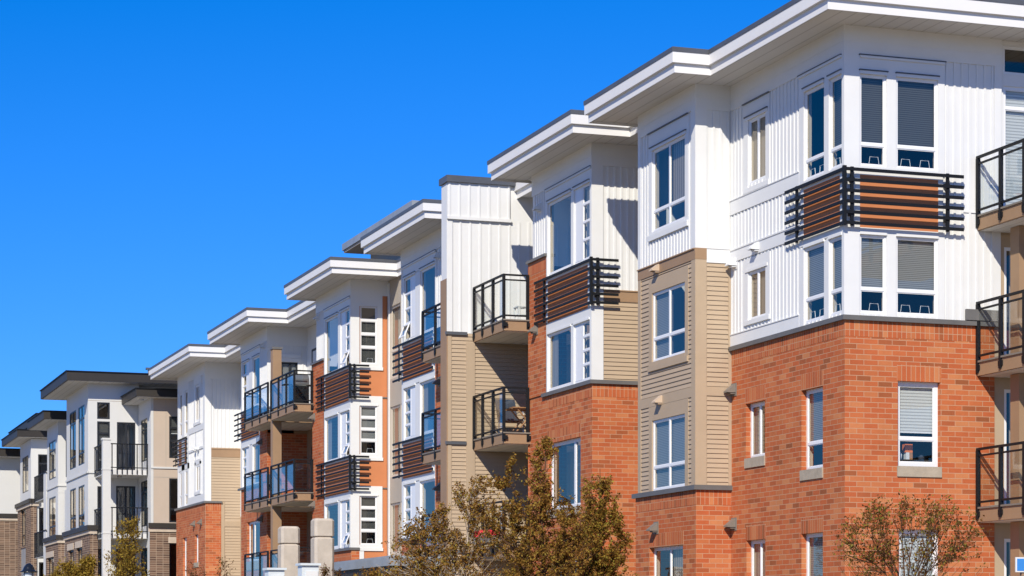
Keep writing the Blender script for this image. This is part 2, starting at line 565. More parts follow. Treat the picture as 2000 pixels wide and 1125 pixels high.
def hood(B, ax, c, h, z, m):
    mb = MB().use(m)
    fb(mb, ax, c, h - 0.13, h + 0.13, z - 0.27, z, 0.001, 0.016)
    a, b = h - 0.10, h + 0.10
    t0, t1 = z - 0.02, z - 0.2
    A = [P(ax, c, a, t0, 0.016), P(ax, c, b, t0, 0.016), P(ax, c, b, t1 + 0.03, 0.2), P(ax, c, a, t1 + 0.03, 0.2),
         P(ax, c, a, t1, 0.016), P(ax, c, b, t1, 0.016), P(ax, c, b, t1, 0.2), P(ax, c, a, t1, 0.2)]
    for q in ((0, 1, 2, 3), (3, 2, 6, 7), (0, 3, 7, 4), (1, 5, 6, 2)):
        mb.face([A[k] for k in q])
    fb(mb, ax, c, a + 0.02, b - 0.02, t1 - 0.03, t1, 0.016, 0.12)
    return mb.build('vent_hood', B)

def signed_area(p):
    return sum(p[i][0] * p[(i + 1) % len(p)][1] - p[(i + 1) % len(p)][0] * p[i][1] for i in range(len(p))) / 2
def grow(poly, d):
    if signed_area(poly) < 0: poly = poly[::-1]
    out = []
    n = len(poly)
    for i in range(n):
        p0, p1, p2 = poly[i - 1], poly[i], poly[(i + 1) % n]
        def nrm(a, b):
            dx, dy = b[0] - a[0], b[1] - a[1]
            l = math.hypot(dx, dy)
            return (dy / l, -dx / l)
        n1, n2 = nrm(p0, p1), nrm(p1, p2)
        if abs(n1[0] * n2[0] + n1[1] * n2[1]) > 0.99: out.append((p1[0] + n1[0] * d, p1[1] + n1[1] * d))
        else: out.append((p1[0] + (n1[0] + n2[0]) * d, p1[1] + (n1[1] + n2[1]) * d))
    return out
def prism(mb, poly, z0, z1, top=True, bottom=True):
    if signed_area(poly) < 0: poly = poly[::-1]
    n = len(poly)
    for i in range(n):
        a, b = poly[i], poly[(i + 1) % n]
        mb.face([(a[0], a[1], z0), (b[0], b[1], z0), (b[0], b[1], z1), (a[0], a[1], z1)])
    if top: mb.face([(p[0], p[1], z1) for p in poly])
    if bottom: mb.face([(p[0], p[1], z0) for p in poly[::-1]])

def rail(B_slab, path, zs, posts, ends=(True, True), zr=1.14, zfas=0.28):
    """balcony railing along an axis-aligned path in plan; zs = underside of the slab edge. posts: list of (x,y)"""
    mb = MB().use('black_metal')
    zt = zs + zfas + zr
    zb = zs + zfas + 0.10
    panels = []
    for (a, b) in zip(path, path[1:]):
        x0, x1 = sorted((a[0], b[0])); y0, y1 = sorted((a[1], b[1]))
        w2 = 0.03
        if x1 - x0 > y1 - y0: bx = (x0 - w2, x1 + w2, y0 - w2, y1 + w2)
        else: bx = (x0 - w2, x1 + w2, y0 - w2, y1 + w2)
        along_x = x1 - x0 > y1 - y0
        # top rail, second rail, bottom rail; the second segment stops short of the first so that no faces coincide
        e = 0.002 if along_x else 0.0
        mb.box(bx[0] + e, bx[1] - e, bx[2] + e, bx[3] - e, zt - 0.045 + e, zt - e)
        s = 0.018
        if along_x:
            mb.box(x0, x1, y0 - s, y1 + s, zt - 0.165, zt - 0.13); mb.box(x0, x1, y0 - s, y1 + s, zb - 0.02, zb + 0.02)
        else:
            mb.box(x0 - s, x1 + s, y0, y1, zt - 0.166, zt - 0.131); mb.box(x0 - s, x1 + s, y0, y1, zb - 0.021, zb + 0.019)
        on = sorted([p for p in posts if (abs(p[1] - a[1]) < 1e-6 if along_x else abs(p[0] - a[0]) < 1e-6)
                     and x0 - 1e-6 <= p[0] <= x1 + 1e-6 and y0 - 1e-6 <= p[1] <= y1 + 1e-6])
        for p, q in zip(on, on[1:]):
            g = MB().use('rail_glass')
            if along_x: g.box(p[0] + 0.04, q[0] - 0.04, p[1] - 0.005, p[1] + 0.005, zb + 0.02, zt - 0.165)
            else: g.box(p[0] - 0.005, p[0] + 0.005, p[1] + 0.04, q[1] - 0.04, zb + 0.02, zt - 0.166)
            panels.append(g)
    for (x, y) in posts:
        mb.box(x - 0.034, x + 0.034, y - 0.034, y + 0.034, zs + 0.05, zt - 0.046)
        mb.box(x - 0.024, x + 0.08, y - 0.075, y + 0.075, zs + 0.10, zs + 0.2)
    mb.build('railing', B_slab)
    for g in panels: g.build('glass_panel', B_slab)

def balcony(B, x0, x1, y0, y1, zs, path, posts, x2=None, soff='soffit_white', fas='brown_trim'):
    """slab with a brown edge board, a metal drip edge and a boarded soffit; path carries the railing"""
    mb = MB().use(fas)
    mb.box(x0, x1, y0, y1, zs, zs + 0.25)
    mb.use('hood_grey')
    mb.box(x0 - 0.03, x1 - 0.002, y0 - 0.03, y1 - 0.002, zs + 0.25, zs + 0.285)
    mb.use(soff)
    mb.box(x0 + 0.06, x1 - 0.01, y0 + 0.06, y1 - 0.01, zs - 0.012, zs - 0.001)
    b = mb.build('balcony', B)
    rail(b, path, zs, posts)
    return b

def louvre(B, fpart, rpart, z0, z1, n=6, off=0.15, panels=(), fo=0.085):
    """black louvre bars standing off the corner of a bay. fpart=(X plane,Yc,Yfar,[post Ys]); rpart=(Y plane,Xc,Xend,[post Xs]) or None"""
    mb = MB().use('black_metal')
    hb, db = 0.06, 0.03
    X, ya, yb, ps = fpart
    for k in range(n):
        z = z0 + hb / 2 + (z1 - z0 - hb) * k / (n - 1)
        mb.box(X - fo - db / 2, X - fo + db / 2, ya, yb, z - hb / 2, z + hb / 2)
        if rpart:
            Y, xa, xb, ps2 = rpart
            mb.box(X - fo + db / 2 + 0.001, xb, Y - off - db / 2, Y - off + db / 2, z - hb / 2, z + hb / 2)
    for y in ps:
        mb.box(X - fo + db / 2, X - fo + db / 2 + 0.028, y - 0.03, y + 0.03, z0 - 0.02, z1 + 0.02)
        for z in (z0 + 0.2, z1 - 0.2): mb.box(X - fo + db / 2 + 0.002, X + 0.03, y - 0.045, y + 0.045, z - 0.03, z + 0.03)
    if rpart:
        for x in ps2:
            mb.box(x - 0.03, x + 0.03, Y - off + db / 2, Y - off + db / 2 + 0.04, z0 - 0.02, z1 + 0.02)
            for z in (z0 + 0.2, z1 - 0.2): mb.box(x - 0.045, x + 0.045, Y - off + db / 2 + 0.002, Y - 0.03, z - 0.03, z + 0.03)
        mb.box(X - fo - 0.032, X - fo + 0.032, Y - off - 0.032, Y - off + 0.032, z0 - 0.025, z1 + 0.025)
    lo = mb.build('louvre_screen', B)
    for (ax, c, h0, h1) in panels:
        p = MB().use('orange_panel')
        fb(p, ax, c, h0, h1, z0 - 0.05, z1 - 0.1, 0.002, 0.022)
        p.build('backing_panel', lo)
        t = MB().use('white_trim')
        for (a, b, q, s) in ((h0 - 0.1, h0, z0 - 0.05, z1 - 0.02), (h1, h1 + 0.1, z0 - 0.05, z1 - 0.02), (h0, h1, z1 - 0.1, z1 - 0.02)):
            fb(t, ax, c, a, b, q, s, 0.001, 0.036)
        t.build('panel_frame', lo)
    return lo

# ================================================================== THE BRICK AND WHITE APARTMENT BUILDING
A = thing("apartment_building", "red brick, tan and white apartment building with louvred bays and black balconies", "apartment building")
XP, XB, YK, YB = 20.0, 19.2, 39.15, 44.34
TOP = 11.5
def zk(k): return lambda z: 11 - (11 - z) * k

# ---- nearest unit: main front (plane X=20), its end wall (plane Y=39.15) and the projecting bay
narrow = lambda z0, z1: (42.60, 43.47, z0, z1)
opsW = [(42.60, 43.45, 9.27, 10.6), (39.97, 40.85, 8.86, 10.6), (39.22, 39.77, 8.86, 10.6),
        (42.60, 43.45, 6.47, 7.47), (39.97, 40.85, 6.08, 7.55), (39.22, 39.77, 6.08, 7.55)]
wall(A, 'batten_wall', 'white_siding', 'F', XP, YK, YB, 6.03, TOP, opsW, 'batten')
opsB = [(42.68, 43.6, 3.64, 4.77), (40.07, 41.0, 3.22, 4.79), (42.66, 43.57, 0.75, 1.95), (40.07, 41.0, 0.35, 1.98)]
wall(A, 'brick_wall', 'red_brick', 'F', XP, YK, YB, GZ, 6.03, opsB)
opsRW = [(20.30, 20.87, 8.86, 10.6), (21.07, 21.97, 8.86, 10.6), (20.30, 20.87, 6.08, 7.57), (21.07, 21.97, 6.08, 7.57)]
wall(A, 'batten_wall', 'white_siding', 'R', YK, XP, 23.35, 6.03, TOP, opsRW, 'batten')
opsRB = [(21.12, 22.03, 3.21, 4.83), (21.14, 22.03, 0.4, 2.01)]
wall(A, 'brick_wall', 'red_brick', 'R', YK, XP, 23.21, GZ, 6.03, opsRB)
for (ax, c, o, s) in (('F', XP, opsB[0], 1), ('F', XP, opsB[1], 1), ('F', XP, opsB[2], 0), ('F', XP, opsB[3], 0), ('R', YK, opsRB[0], 1), ('R', YK, opsRB[1], 0)):
    mb = MB().use('red_soldier'); fb(mb, ax, c, o[0] - 0.02, o[1] + 0.02, o[3], o[3] + 0.31, 0.0, 0.004); mb.build('soldier_course', A)
    mb = MB().use('sill_stone'); fb(mb, ax, c, o[0] - 0.02, o[1] + 0.02, o[2] - 0.20, o[2], -0.1, 0.03); mb.build('window_sill', A)
mb = MB().use('red_soldier')
fb(mb, 'F', XP, YK, YB, 5.64, 5.94, 0.0, 0.004); fb(mb, 'R', YK, XP - 0.004, 23.21, 5.64, 5.94, 0.0, 0.004)
mb.build('soldier_course', A)
mb = MB().use('ledge_metal')
fb(mb, 'F', XP, YK - 0.07, YB, 5.94, 6.03, 0.0, 0.07); fb(mb, 'R', YK, XP, 23.26, 5.94, 6.03, 0.0, 0.07)
mb.build('ledge', A)
# boards on the front
trims(A, 'white_trim', 'F', XP, [
    (YK, YB, 11.2, TOP, 0.035), (YK, YB, 10.97, 11.2, 0.03),
    (YK, 39.22, 6.03, 10.97, 0.03), (39.22, 41.05, 10.66, 10.965, 0.026), (39.77, 39.97, 8.76, 10.66, 0.026), (40.85, 41.05, 8.76, 10.66, 0.026), (39.22, 40.85, 8.76, 8.86, 0.03),
    (39.22, 39.77, 10.6, 10.66, 0.05), (39.97, 40.85, 10.6, 10.66, 0.05), (39.22, 41.05, 10.90, 10.945, 0.06),
    (42.42, 43.65, 10.66, 10.97, 0.026), (43.45, 43.65, 9.2, 10.66, 0.026), (42.42, 42.60, 9.2, 10.66, 0.026), (42.5, 43.56, 10.6, 10.66, 0.045), (42.42, 43.65, 9.1, 9.2, 0.05),
    (41.05, YB, 8.79, 9.08, 0.03), (41.05, YB, 9.08, 9.1, 0.045), (40.97, YB, 7.79, 8.03, 0.03), (41.0, YB, 8.03, 8.06, 0.045),
    (39.22, 41.05, 7.60, 7.79, 0.024), (39.77, 39.97, 6.03, 7.55, 0.026), (40.85, 41.05, 6.03, 7.55, 0.026), (39.22, 39.77, 7.55, 7.60, 0.045), (39.97, 40.85, 7.55, 7.60, 0.045),
    (42.40, 43.62, 7.53, 7.75, 0.026), (43.45, 43.62, 6.47, 7.53, 0.026), (42.40, 42.60, 6.47, 7.53, 0.026), (42.5, 43.56, 7.47, 7.53, 0.045), (42.40, 43.62, 6.38, 6.47, 0.05),
    (41.05, YB, 6.03, 6.27, 0.03), (41.05, YB, 6.27, 6.29, 0.045)])
trims(A, 'white_trim', 'R', YK, [
    (XP - 0.035, 23.35, 11.2, TOP, 0.035), (XP - 0.03, 23.35, 10.97, 11.2, 0.03),
    (XP - 0.03, 20.30, 6.03, 10.97, 0.03), (20.30, 22.11, 10.66, 10.965, 0.026), (20.87, 21.07, 8.76, 10.66, 0.026), (21.97, 22.11, 8.76, 10.66, 0.026), (20.3, 21.97, 8.76, 8.86, 0.03),
    (20.30, 20.87, 10.6, 10.66, 0.05), (21.07, 21.97, 10.6, 10.66, 0.05), (20.3, 22.11, 10.90, 10.945, 0.06),
    (20.3, 22.11, 7.62, 7.70, 0.024), (20.87, 21.07, 6.03, 7.62, 0.026), (21.97, 22.11, 6.03, 7.62, 0.026), (20.3, 20.87, 7.57, 7.62, 0.045), (21.07, 21.97, 7.57, 7.62, 0.045),
    (23.19, 23.35, 7.8, 10.97, 0.03), (22.5, 23.19, 8.11, 8.14, 0.02)])
drip(A, 'F', XP, [(39.22, 41.07, 10.946), (42.40, 43.67, 10.946), (39.22, 39.79, 10.661), (39.95, 40.87, 10.661), (42.48, 43.58, 10.661)])
drip(A, 'R', YK, [(20.28, 22.13, 10.946), (20.28, 20.89, 10.661), (21.05, 21.99, 10.661)])
# scupper box above the ledge beside the balcony
mb = MB().use('ledge_metal'); fb(mb, 'R', YK, 22.55, 23.3, 6.04, 6.25, 0.03, 0.09); mb.build('downpipe_box', A)
# windows of the front
for (a, b, p, q) in ((42.60, 43.45, 9.27, 10.6), (42.60, 43.45, 6.47, 7.47)):
    window(A, 'F', XP, a, b, p, q, (0, .5, 1), blind=0.0, bm='curtain', rec=0.008, fr=.045)
window(A, 'F', XP, 39.97, 40.85, 8.86, 10.6, (0, 1), (0, .22, 1), rec=0.008, fr=0.045, openers=[(0, 0, 2)])
window(A, 'F', XP, 39.22, 39.77, 8.86, 10.6, (0, 1), (0, .22, 1), rec=0.008, fr=0.045, blind=0.24, bm='blind_dark', openers=[(0, 0, 1)])
window(A, 'F', XP, 39.97, 40.85, 6.08, 7.55, (0, 1), (0, .31, 1), rec=0.008, fr=0.045, blind=0.33, bm='blind_light', openers=[(0, 0, 2)])
window(A, 'F', XP, 39.22, 39.77, 6.08, 7.55, (0, 1), (0, .31, 1), rec=0.008, fr=0.045, blind=0.33, bm='blind_light', openers=[(0, 0, 1)])
window(A, 'F', XP, *opsB[0], (0, .5, 1), rec=0.11, blind=0.0, bm='curtain', side=(.5, .97))
window(A, 'F', XP, *opsB[1], (0, 1), (0, .33, 1), rec=0.11, blind=0.35, bm='blind_light')
window(A, 'F', XP, *opsB[2], (0, .5, 1), rec=0.11, blind=0.0, bm='curtain')
window(A, 'F', XP, *opsB[3], (0, 1), (0, .33, 1), rec=0.11, blind=0.1, bm='blind_light')
# windows of the end wall
window(A, 'R', YK, *opsRW[0], (0, 1), (0, .24, 1), rec=0.008, fr=0.04, blind=0.26, bm='blind_dark', openers=[(0, 0, 1)])
window(A, 'R', YK, *opsRW[1], (0, 1), (0, .24, 1), rec=0.008, fr=0.04, blind=0.26, bm='blind_dark', openers=[(0, 0, 2)])
window(A, 'R', YK, *opsRW[2], (0, 1), (0, .31, 1), rec=0.008, fr=0.04, blind=0.33, bm='blind_light', openers=[(0, 0, 1)])
window(A, 'R', YK, *opsRW[3], (0, 1), (0, .31, 1), rec=0.008, fr=0.04, blind=0.33, bm='blind_light', openers=[(0, 0, 2)])
window(A, 'R', YK, *opsRB[0], (0, 1), (0, .33, 1), rec=0.10, fr=0.085, blind=0.42, bm='blind_pale')
window(A, 'R', YK, *opsRB[1], (0, 1), (0, .33, 1), rec=0.10, fr=0.085, blind=0.02, bm='blind_pale')
louvre(A, (XP, YK - 0.178, 41.56, [41.1]), (YK, XP - 0.04, 22.45, [20.09, 22.12]), 7.72, 8.79, 6, 0.15,
       panels=[('F', XP, 39.28, 40.85), ('R', YK, 20.30, 21.97)])
hood(A, 'F', XP, 43.0, 8.06, 'white_trim'); hood(A, 'F', XP, 44.12, 7.9, 'white_trim')
hood(A, 'F', XP, 44.18, 5.26, 'hood_grey'); hood(A, 'F', XP, 44.18, 2.45, 'hood_grey')

# ---- bay of the nearest unit
bF = [(44.87, 46.70, 8.78, 10.56), (44.87, 46.70, 5.95, 7.45), (44.87, 46.70, 3.14, 4.67), (45.03, 46.9, 0.3, 1.91)]
YE = 47.5
wall(A, 'batten_wall', 'white_siding', 'F', XB, YB, YE, 8.05, TOP, bF, 'batten')
wall(A, 'siding_wall', 'tan_siding', 'F', XB, YB, YE, 3.12, 8.05, bF, 'lap')
wall(A, 'brick_wall', 'red_brick', 'F', XB, YB, YE + 0.2, GZ, 3.12, bF)
wall(A, 'batten_wall', 'white_siding', 'R', YB, XB, XP, 8.05, TOP, [], 'batten')
wall(A, 'siding_wall', 'tan_siding', 'R', YB, XB, XP, 3.12, 8.05, [], 'lap')
wall(A, 'brick_wall', 'red_brick', 'R', YB, XB, XP, GZ, 3.12, [])
mb = MB().use('white_siding'); mb.box(XB + 0.001, 21.0, YE - 0.12, YE, 3.12, TOP); mb.build('side_wall', A)
mb = MB().use('red_brick'); mb.box(XB + 0.001, 21.0, YE - 0.12, YE + 0.199, GZ, 3.11); mb.build('side_wall', A)
trims(A, 'white_trim', 'F', XB, [(YB, YE, 11.2, TOP, 0.035), (YB, YE, 10.97, 11.2, 0.03), (YB, 44.52, 8.05, 10.97, 0.03), (47.34, YE, 8.05, 10.97, 0.03),
    (44.7, 46.88, 10.62, 10.965, 0.026), (44.7, 44.87, 8.72, 10.62, 0.026), (46.70, 46.88, 8.72, 10.62, 0.026), (44.8, 46.77, 10.56, 10.62, 0.045), (44.7, 46.88, 8.6, 8.72, 0.055), (44.87, 46.70, 8.72, 8.78, 0.03)])
trims(A, 'white_trim', 'R', YB, [(XB - 0.035, XP, 11.2, TOP, 0.035), (XB - 0.03, XP, 10.97, 11.2, 0.03), (XB - 0.03, 19.43, 8.05, 10.97, 0.03), (19.43, XP, 7.78, 8.07, 0.03), (19.43, XP, 8.07, 8.1, 0.045)])
trims(A, 'brown_trim', 'F', XB, [(YB, YE, 7.84, 8.05, 0.035), (YB, YE, 8.05, 8.075, 0.06)])
trims(A, 'brown_trim', 'R', YB, [(XB - 0.035, 19.43, 7.84, 8.075, 0.035)])
trims(A, 'tan_trim', 'F', XB, [(YB, 44.52, 3.12, 7.84, 0.03), (47.34, YE, 3.12, 7.84, 0.03),
    (44.7, 46.88, 7.45, 7.76, 0.026), (44.7, 44.87, 5.87, 7.45, 0.026), (46.70, 46.88, 5.87, 7.45, 0.026), (44.7, 46.88, 5.75, 5.87, 0.055), (44.87, 46.7, 5.87, 5.95, 0.03),
    (44.52, 47.34, 4.98, 5.19, 0.03), (44.7, 46.88, 4.67, 4.98, 0.026), (44.7, 44.87, 3.12, 4.67, 0.026), (46.70, 46.88, 3.12, 4.67, 0.026)])
trims(A, 'tan_trim', 'R', YB, [(XB - 0.03, 19.43, 3.12, 7.84, 0.03), (19.43, XP, 5.0, 5.19, 0.026), (19.93, XP, 3.12, 5.0, 0.027), (19.93, XP, 5.19, 7.78, 0.027)])
drip(A, 'F', XB, [(44.68, 46.9, 10.946), (44.78, 46.79, 10.621)])
mb = MB().use('ledge_metal'); fb(mb, 'F', XB, YB - 0.07, YE + 0.28, 3.03, 3.13, 0.0, 0.07); fb(mb, 'R', YB, XB, XP - 0.002, 3.03, 3.13, 0.0, 0.07); mb.build('ledge', A)
mb = MB().use('red_soldier'); fb(mb, 'F', XB, YB, YE + 0.2, 2.72, 3.03, 0, 0.004); fb(mb, 'R', YB, XB - 0.004, XP, 2.72, 3.03, 0, 0.004); mb.build('soldier_course', A)
mb = MB().use('red_soldier'); fb(mb, 'F', XB, 45.0, 46.93, 1.91, 2.2, 0, 0.005); mb.build('soldier_course', A)
window(A, 'F', XB, *bF[0], (0, .5, 1), (0, .25, 1), rec=0.008, fr=0.045, blind=0.25, bm='curtain', side=(.02, .5))
window(A, 'F', XB, *bF[1], (0, .5, 1), (0, .33, 1), rec=0.008, fr=0.045, blind=0.0, bm='blind_light', side=(.5, .98))
window(A, 'F', XB, *bF[2], (0, .5, 1), (0, .33, 1), rec=0.008, fr=0.045, blind=0.05, bm='blind_light')
window(A, 'F', XB, *bF[3], (0, .5, 1), (0, 1), rec=0.11, fr=0.06, blind=0.0, bm='curtain', side=(.02, .5))
hood(A, 'F', XB, 46.35, 8.08, 'hood_tan'); hood(A, 'F', XB, 46.2, 5.21, 'hood_tan'); hood(A, 'F', XB, 46.5, 2.46, 'hood_grey')

# ---- wall right of the end wall, behind the balconies
opsD = [(23.42, 24.5, 10.85, 11.4), (23.42, 24.5, 8.0, 10.62)]
wall(A, 'flat_wall', 'white_siding', 'R', YK + 0.03, 23.35, 30.0, 7.8, TOP, opsD)
opsT = [(23.44, 24.5, 5.2, 7.5), (23.44, 24.5, 2.4, 4.75), (23.44, 24.5, -0.3, 1.86)]
wall(A, 'flat_wall', 'tan_trim', 'R', YK + 0.03, 23.21, 30.0, GZ, 7.8, opsT)
window(A, 'R', YK + 0.03, *opsD[0], rec=0.03, fr=0.04)
window(A, 'R', YK + 0.03, *opsD[1], (0, 1), (0, .84, 1), rec=0.03, fr=0.06, blind=0.02, bm='blind_pale')
for o in opsT: window(A, 'R', YK + 0.03, *o, (0, 1), rec=0.008, fr=0.045, blind=0.0, bm='curtain', side=(.15, .97))
for zs in (7.78, 4.98, 2.17):
    X0 = 22.82
    balcony(A, X0, 24.9, 33.2, YK - 0.02, zs, [(X0, YK - 0.05), (X0, 33.2)], [(X0, YK - 0.05 - 0.84 * i) for i in range(8)])
mb = MB().use('brown_trim')
mb.box(23.24, 23.56, 38.3, 38.62, GZ, 2.15); mb.box(23.24, 23.56, 38.3, 38.62, 2.47, 4.96); mb.box(23.24, 23.56, 38.3, 38.62, 5.27, 7.76)
mb.build('column', A)

# ---- second unit (Y 50.4 - 54.9)
def bay_windows(F0, gr, pi, levels, plane=XB, B=A, near='grid', openg=None):
    """picture window and many-paned window on the front of a bay. levels: list of (z0,z1)"""
    for i, (z0, z1) in enumerate(levels):
        window(B, 'F', plane, pi[0], pi[1], z0, z1, rec=0.008, fr=0.045, blind=0.0 if i == 1 else None, bm='curtain', side=(.72, .97))
        h = z1 - z0
        if near == 'grid':   # the four small panes lie next to the near corner
            window(B, 'F', plane, gr[0], gr[1], z0, z1, (0, .5, 1), (0, .27, .51, .75, 1), rec=0.008, fr=0.035, mu=0.05,
                   skip=[(1, 0), (1, 1), (1, 2), (1, 3)], open_sash=(0, 0) if openg else None)
            g = [gr[0] + (gr[1] - gr[0]) * .52, gr[1]]
            window_strip(B, plane, g, z0, z1)
        else:
            window(B, 'F', plane, gr[0], gr[1], z0, z1, (0, .5, 1), (0, .27, .51, .75, 1), rec=0.008, fr=0.035, mu=0.05,
                   skip=[(0, 0), (0, 1), (0, 2), (0, 3)], open_sash=(1, 0) if openg and i in openg else None)
            window_strip(B, plane, [gr[0], gr[0] + (gr[1] - gr[0]) * .48], z0, z1)
def window_strip(B, plane, g, z0, z1):
    window(B, 'F', plane, g[0] + 0.03, g[1] - 0.035, z0 + 0.035, z1 - 0.035, rec=0.003, fr=0.015)

def unit_front(k, Y0, Y1, gr, pi, pier, white_to, levels, brick_top, near, roofz=TOP, pier_top=9.33, brick_ops=(), boxes=(), hdr=None, openg=None, pier_from=GZ):
    """front of one bay: white battens above, brick pier beside the balcony, brick below brick_top"""
    Z = zk(k)
    lv = [(Z(a), Z(b)) for a, b in levels]
    lo, hi = min(gr[0], pi[0]), max(gr[1], pi[1])
    ops = [(gr[0], gr[1], a, b) for a, b in lv] + [(pi[0], pi[1], a, b) for a, b in lv]
    wall(A, 'batten_wall', 'white_siding', 'F', XB, Y0, Y1, Z(8.8), roofz, ops, 'batten')
    wall(A, 'panel_wall', 'white_trim', 'F', XB, white_to[0], white_to[1], Z(brick_top), Z(8.8), ops)
    wall(A, 'brick_wall', 'red_brick', 'F', XB, Y0, Y1, GZ, Z(brick_top), brick_ops)
    pr = MB().use('red_brick')
    px0, px1 = pier
    wall(A, 'brick_pier', 'red_brick', 'F', XB - 0.03, px0, px1, max(Z(brick_top), GZ), Z(pier_top), [])
    pr.box(XB - 0.03, 20.2, px0 if near == 'far' else px1 - 0.001, px0 + 0.001 if near == 'far' else px1, GZ, Z(pier_top)); pr.build('pier_side', A)
    if near == 'far':
        wall(A, 'brick_pier', 'red_brick', 'R', px0 - 0.001, XB - 0.03, 20.7, GZ, Z(7.7), [])
    mb = MB().use('ledge_metal'); mb.box(XB - 0.09, XB + 0.2, px0 - 0.04, px1 + 0.04, Z(pier_top), Z(pier_top) + 0.07)
    mb.build('pier_cap', A)
    b = [(Y0, Y1, 11.2, roofz, 0.035), (Y0, Y1, 10.97, 11.2, 0.03)]
    h0, h1 = lo - 0.08, hi + 0.1
    for i, (a, t) in enumerate(lv):
        mid0, mid1 = (gr[1], pi[0]) if gr[1] < pi[0] else (pi[1], gr[0])
        b.append((mid0, mid1, a - 0.04, t, 0.027))
        b += [(gr[0], gr[1], t, t + 0.05, 0.048), (pi[0], pi[1], t, t + 0.05, 0.048)]
        if i == 0:
            b += [(h0, h1, t + 0.05, 10.965, 0.026), (h0, h1, 10.9, 10.945, 0.06), (h0, lo, a - 0.05, t + 0.05, 0.026), (hi, h1, a - 0.05, t + 0.05, 0.026)]
        else:
            b += [(h0, h1, t + 0.05, Z(7.66 if i == 1 else 4.8), 0.026), (h0, lo, a - 0.05, t + 0.05, 0.026), (hi, min(h1, white_to[1]), a - 0.05, t + 0.05, 0.026)]
    trims(A, 'white_trim', 'F', XB, b)
    drip(A, 'F', XB, [(h0, h1, 10.946), (gr[0], gr[1], lv[0][1] + .051), (pi[0], pi[1], lv[0][1] + .051)])
    bay_windows(None, gr, pi, lv, near='grid' if near == 'near' else 'far', openg=openg)

Z2 = zk(1.005)
Y2 = 50.42
b2op = [(51.19, 53.49, 3.06, 4.7), (51.19, 53.49, 0.2, 1.9)]
unit_front(1.005, Y2, 54.6, (50.52, 51.6), (51.78, 53.45), (53.53, 54.87), (Y2, 53.53), [(8.84, 10.6), (6.02, 7.4)], 5.96, 'near', brick_ops=b2op)
wall(A, 'brick_wall', 'red_brick', 'F', XB, 54.6, 54.87, GZ, Z2(5.96), [])
for o in b2op:
    mb = MB().use('red_soldier'); fb(mb, 'F', XB, o[0] - .02, o[1] + .02, o[3], o[3] + .31, 0, .004); mb.build('soldier_course', A)
    mb = MB().use('sill_stone'); fb(mb, 'F', XB, o[0] - .02, o[1] + .02, o[2] - .2, o[2], -.1, .03); mb.build('window_sill', A)
    window(A, 'F', XB, *o, (0, .28, 1), rec=0.1, fr=0.07, mu=0.1)
wall(A, 'batten_wall', 'white_siding', 'R', Y2, XB, 21.0, 8.07, TOP, [], 'batten')
wall(A, 'siding_wall', 'tan_siding', 'R', Y2, XB, 21.0, 5.96, 8.07, [], 'lap')
wall(A, 'brick_wall', 'red_brick', 'R', Y2, XB, 21.0, GZ, 5.96, [])
trims(A, 'white_trim', 'R', Y2, [(XB - 0.035, 21, 11.2, TOP, 0.035), (XB - 0.03, 21, 10.97, 11.2, 0.03), (XB - 0.03, 19.47, 5.96, 10.97, 0.03)])
trims(A, 'brown_trim', 'R', Y2, [(19.47, 21, 7.81, 8.05, 0.03), (19.47, 21, 8.05, 8.08, 0.05)])
mb = MB().use('ledge_metal'); fb(mb, 'F', XB, Y2 - .07, 53.8, 5.87, 5.96, 0, .07); fb(mb, 'R', Y2, XB, 21, 5.87, 5.96, 0, .07); mb.build('ledge', A)
mb = MB().use('red_soldier'); fb(mb, 'F', XB, Y2, 53.52, 5.57, 5.87, 0, .004); fb(mb, 'R', Y2, XB - .004, 21, 5.57, 5.87, 0, .004); mb.build('soldier_course', A)
mb = MB().use('red_soldier'); fb(mb, 'F', XB - 0.03, 53.53, 54.87, Z2(9.02), Z2(9.33), 0, .004); mb.build('soldier_course', A)
louvre(A, (XB, Y2 - 0.178, 54.25, [53.62]), (Y2, XB - 0.04, 19.8, [19.29]), 7.72, 8.78, 6, 0.15, panels=[('F', XB, 50.62, 53.42)])
hood(A, 'F', XB, 54.0, 10.74, 'white_trim'); hood(A, 'F', XB - .03, 54.25, 7.74, 'hood_grey')

# ---- tall fin wall between the balconies of the second and third unit
YF = 57.3
wall(A, 'batten_wall', 'white_siding', 'R', YF, 17.8, 21.2, 7.85, 10.84, [], 'batten', step=0.27)
wall(A, 'siding_wall', 'tan_siding', 'R', YF, 17.8, 21.2, GZ, 7.85, [], 'lap', step=0.105)
mb = MB().use('white_siding'); mb.box(17.801, 21.2, YF + 0.001, YF + 0.5, 7.85, 11.76); mb.use('tan_siding'); mb.box(17.801, 21.2, YF + 0.001, YF + 0.5, GZ, 7.849); mb.build('fin_core', A)
wall(A, 'batten_wall', 'white_siding', 'R', YF - 0.05, 17.8, 19.5, 10.88, 11.76, [], 'batten', step=0.27)
mb = MB().use('white_siding'); mb.box(17.8, 19.5, YF - 0.049, YF, 10.86, 11.76); mb.build('fin_panel_edge', A)
trims(A, 'white_trim', 'R', YF, [(17.77, 17.93, 7.85, 10.8, 0.03), (17.77, 19.53, 10.80, 10.88, 0.09)])
trims(A, 'white_trim', 'F', 17.8, [(YF, YF + 0.5, 9.26, 11.75, 0.01)])
trims(A, 'brown_trim', 'F', 17.8, [(YF - 0.02, YF + 0.52, GZ, 9.26, 0.03)], name='edge_board')
trims(A, 'tan_trim', 'R', YF, [(18.3, 18.54, GZ, 7.62, 0.035), (17.8, 17.9, GZ, 7.8, 0.03)])
trims(A, 'grey_flashing', 'R', YF, [(17.74, 18.32, 7.80, 7.88, 0.07), (17.74, 18.3, 4.95, 5.03, 0.06), (17.74, 18.3, 2.13, 2.2, 0.06)], name='ledge')
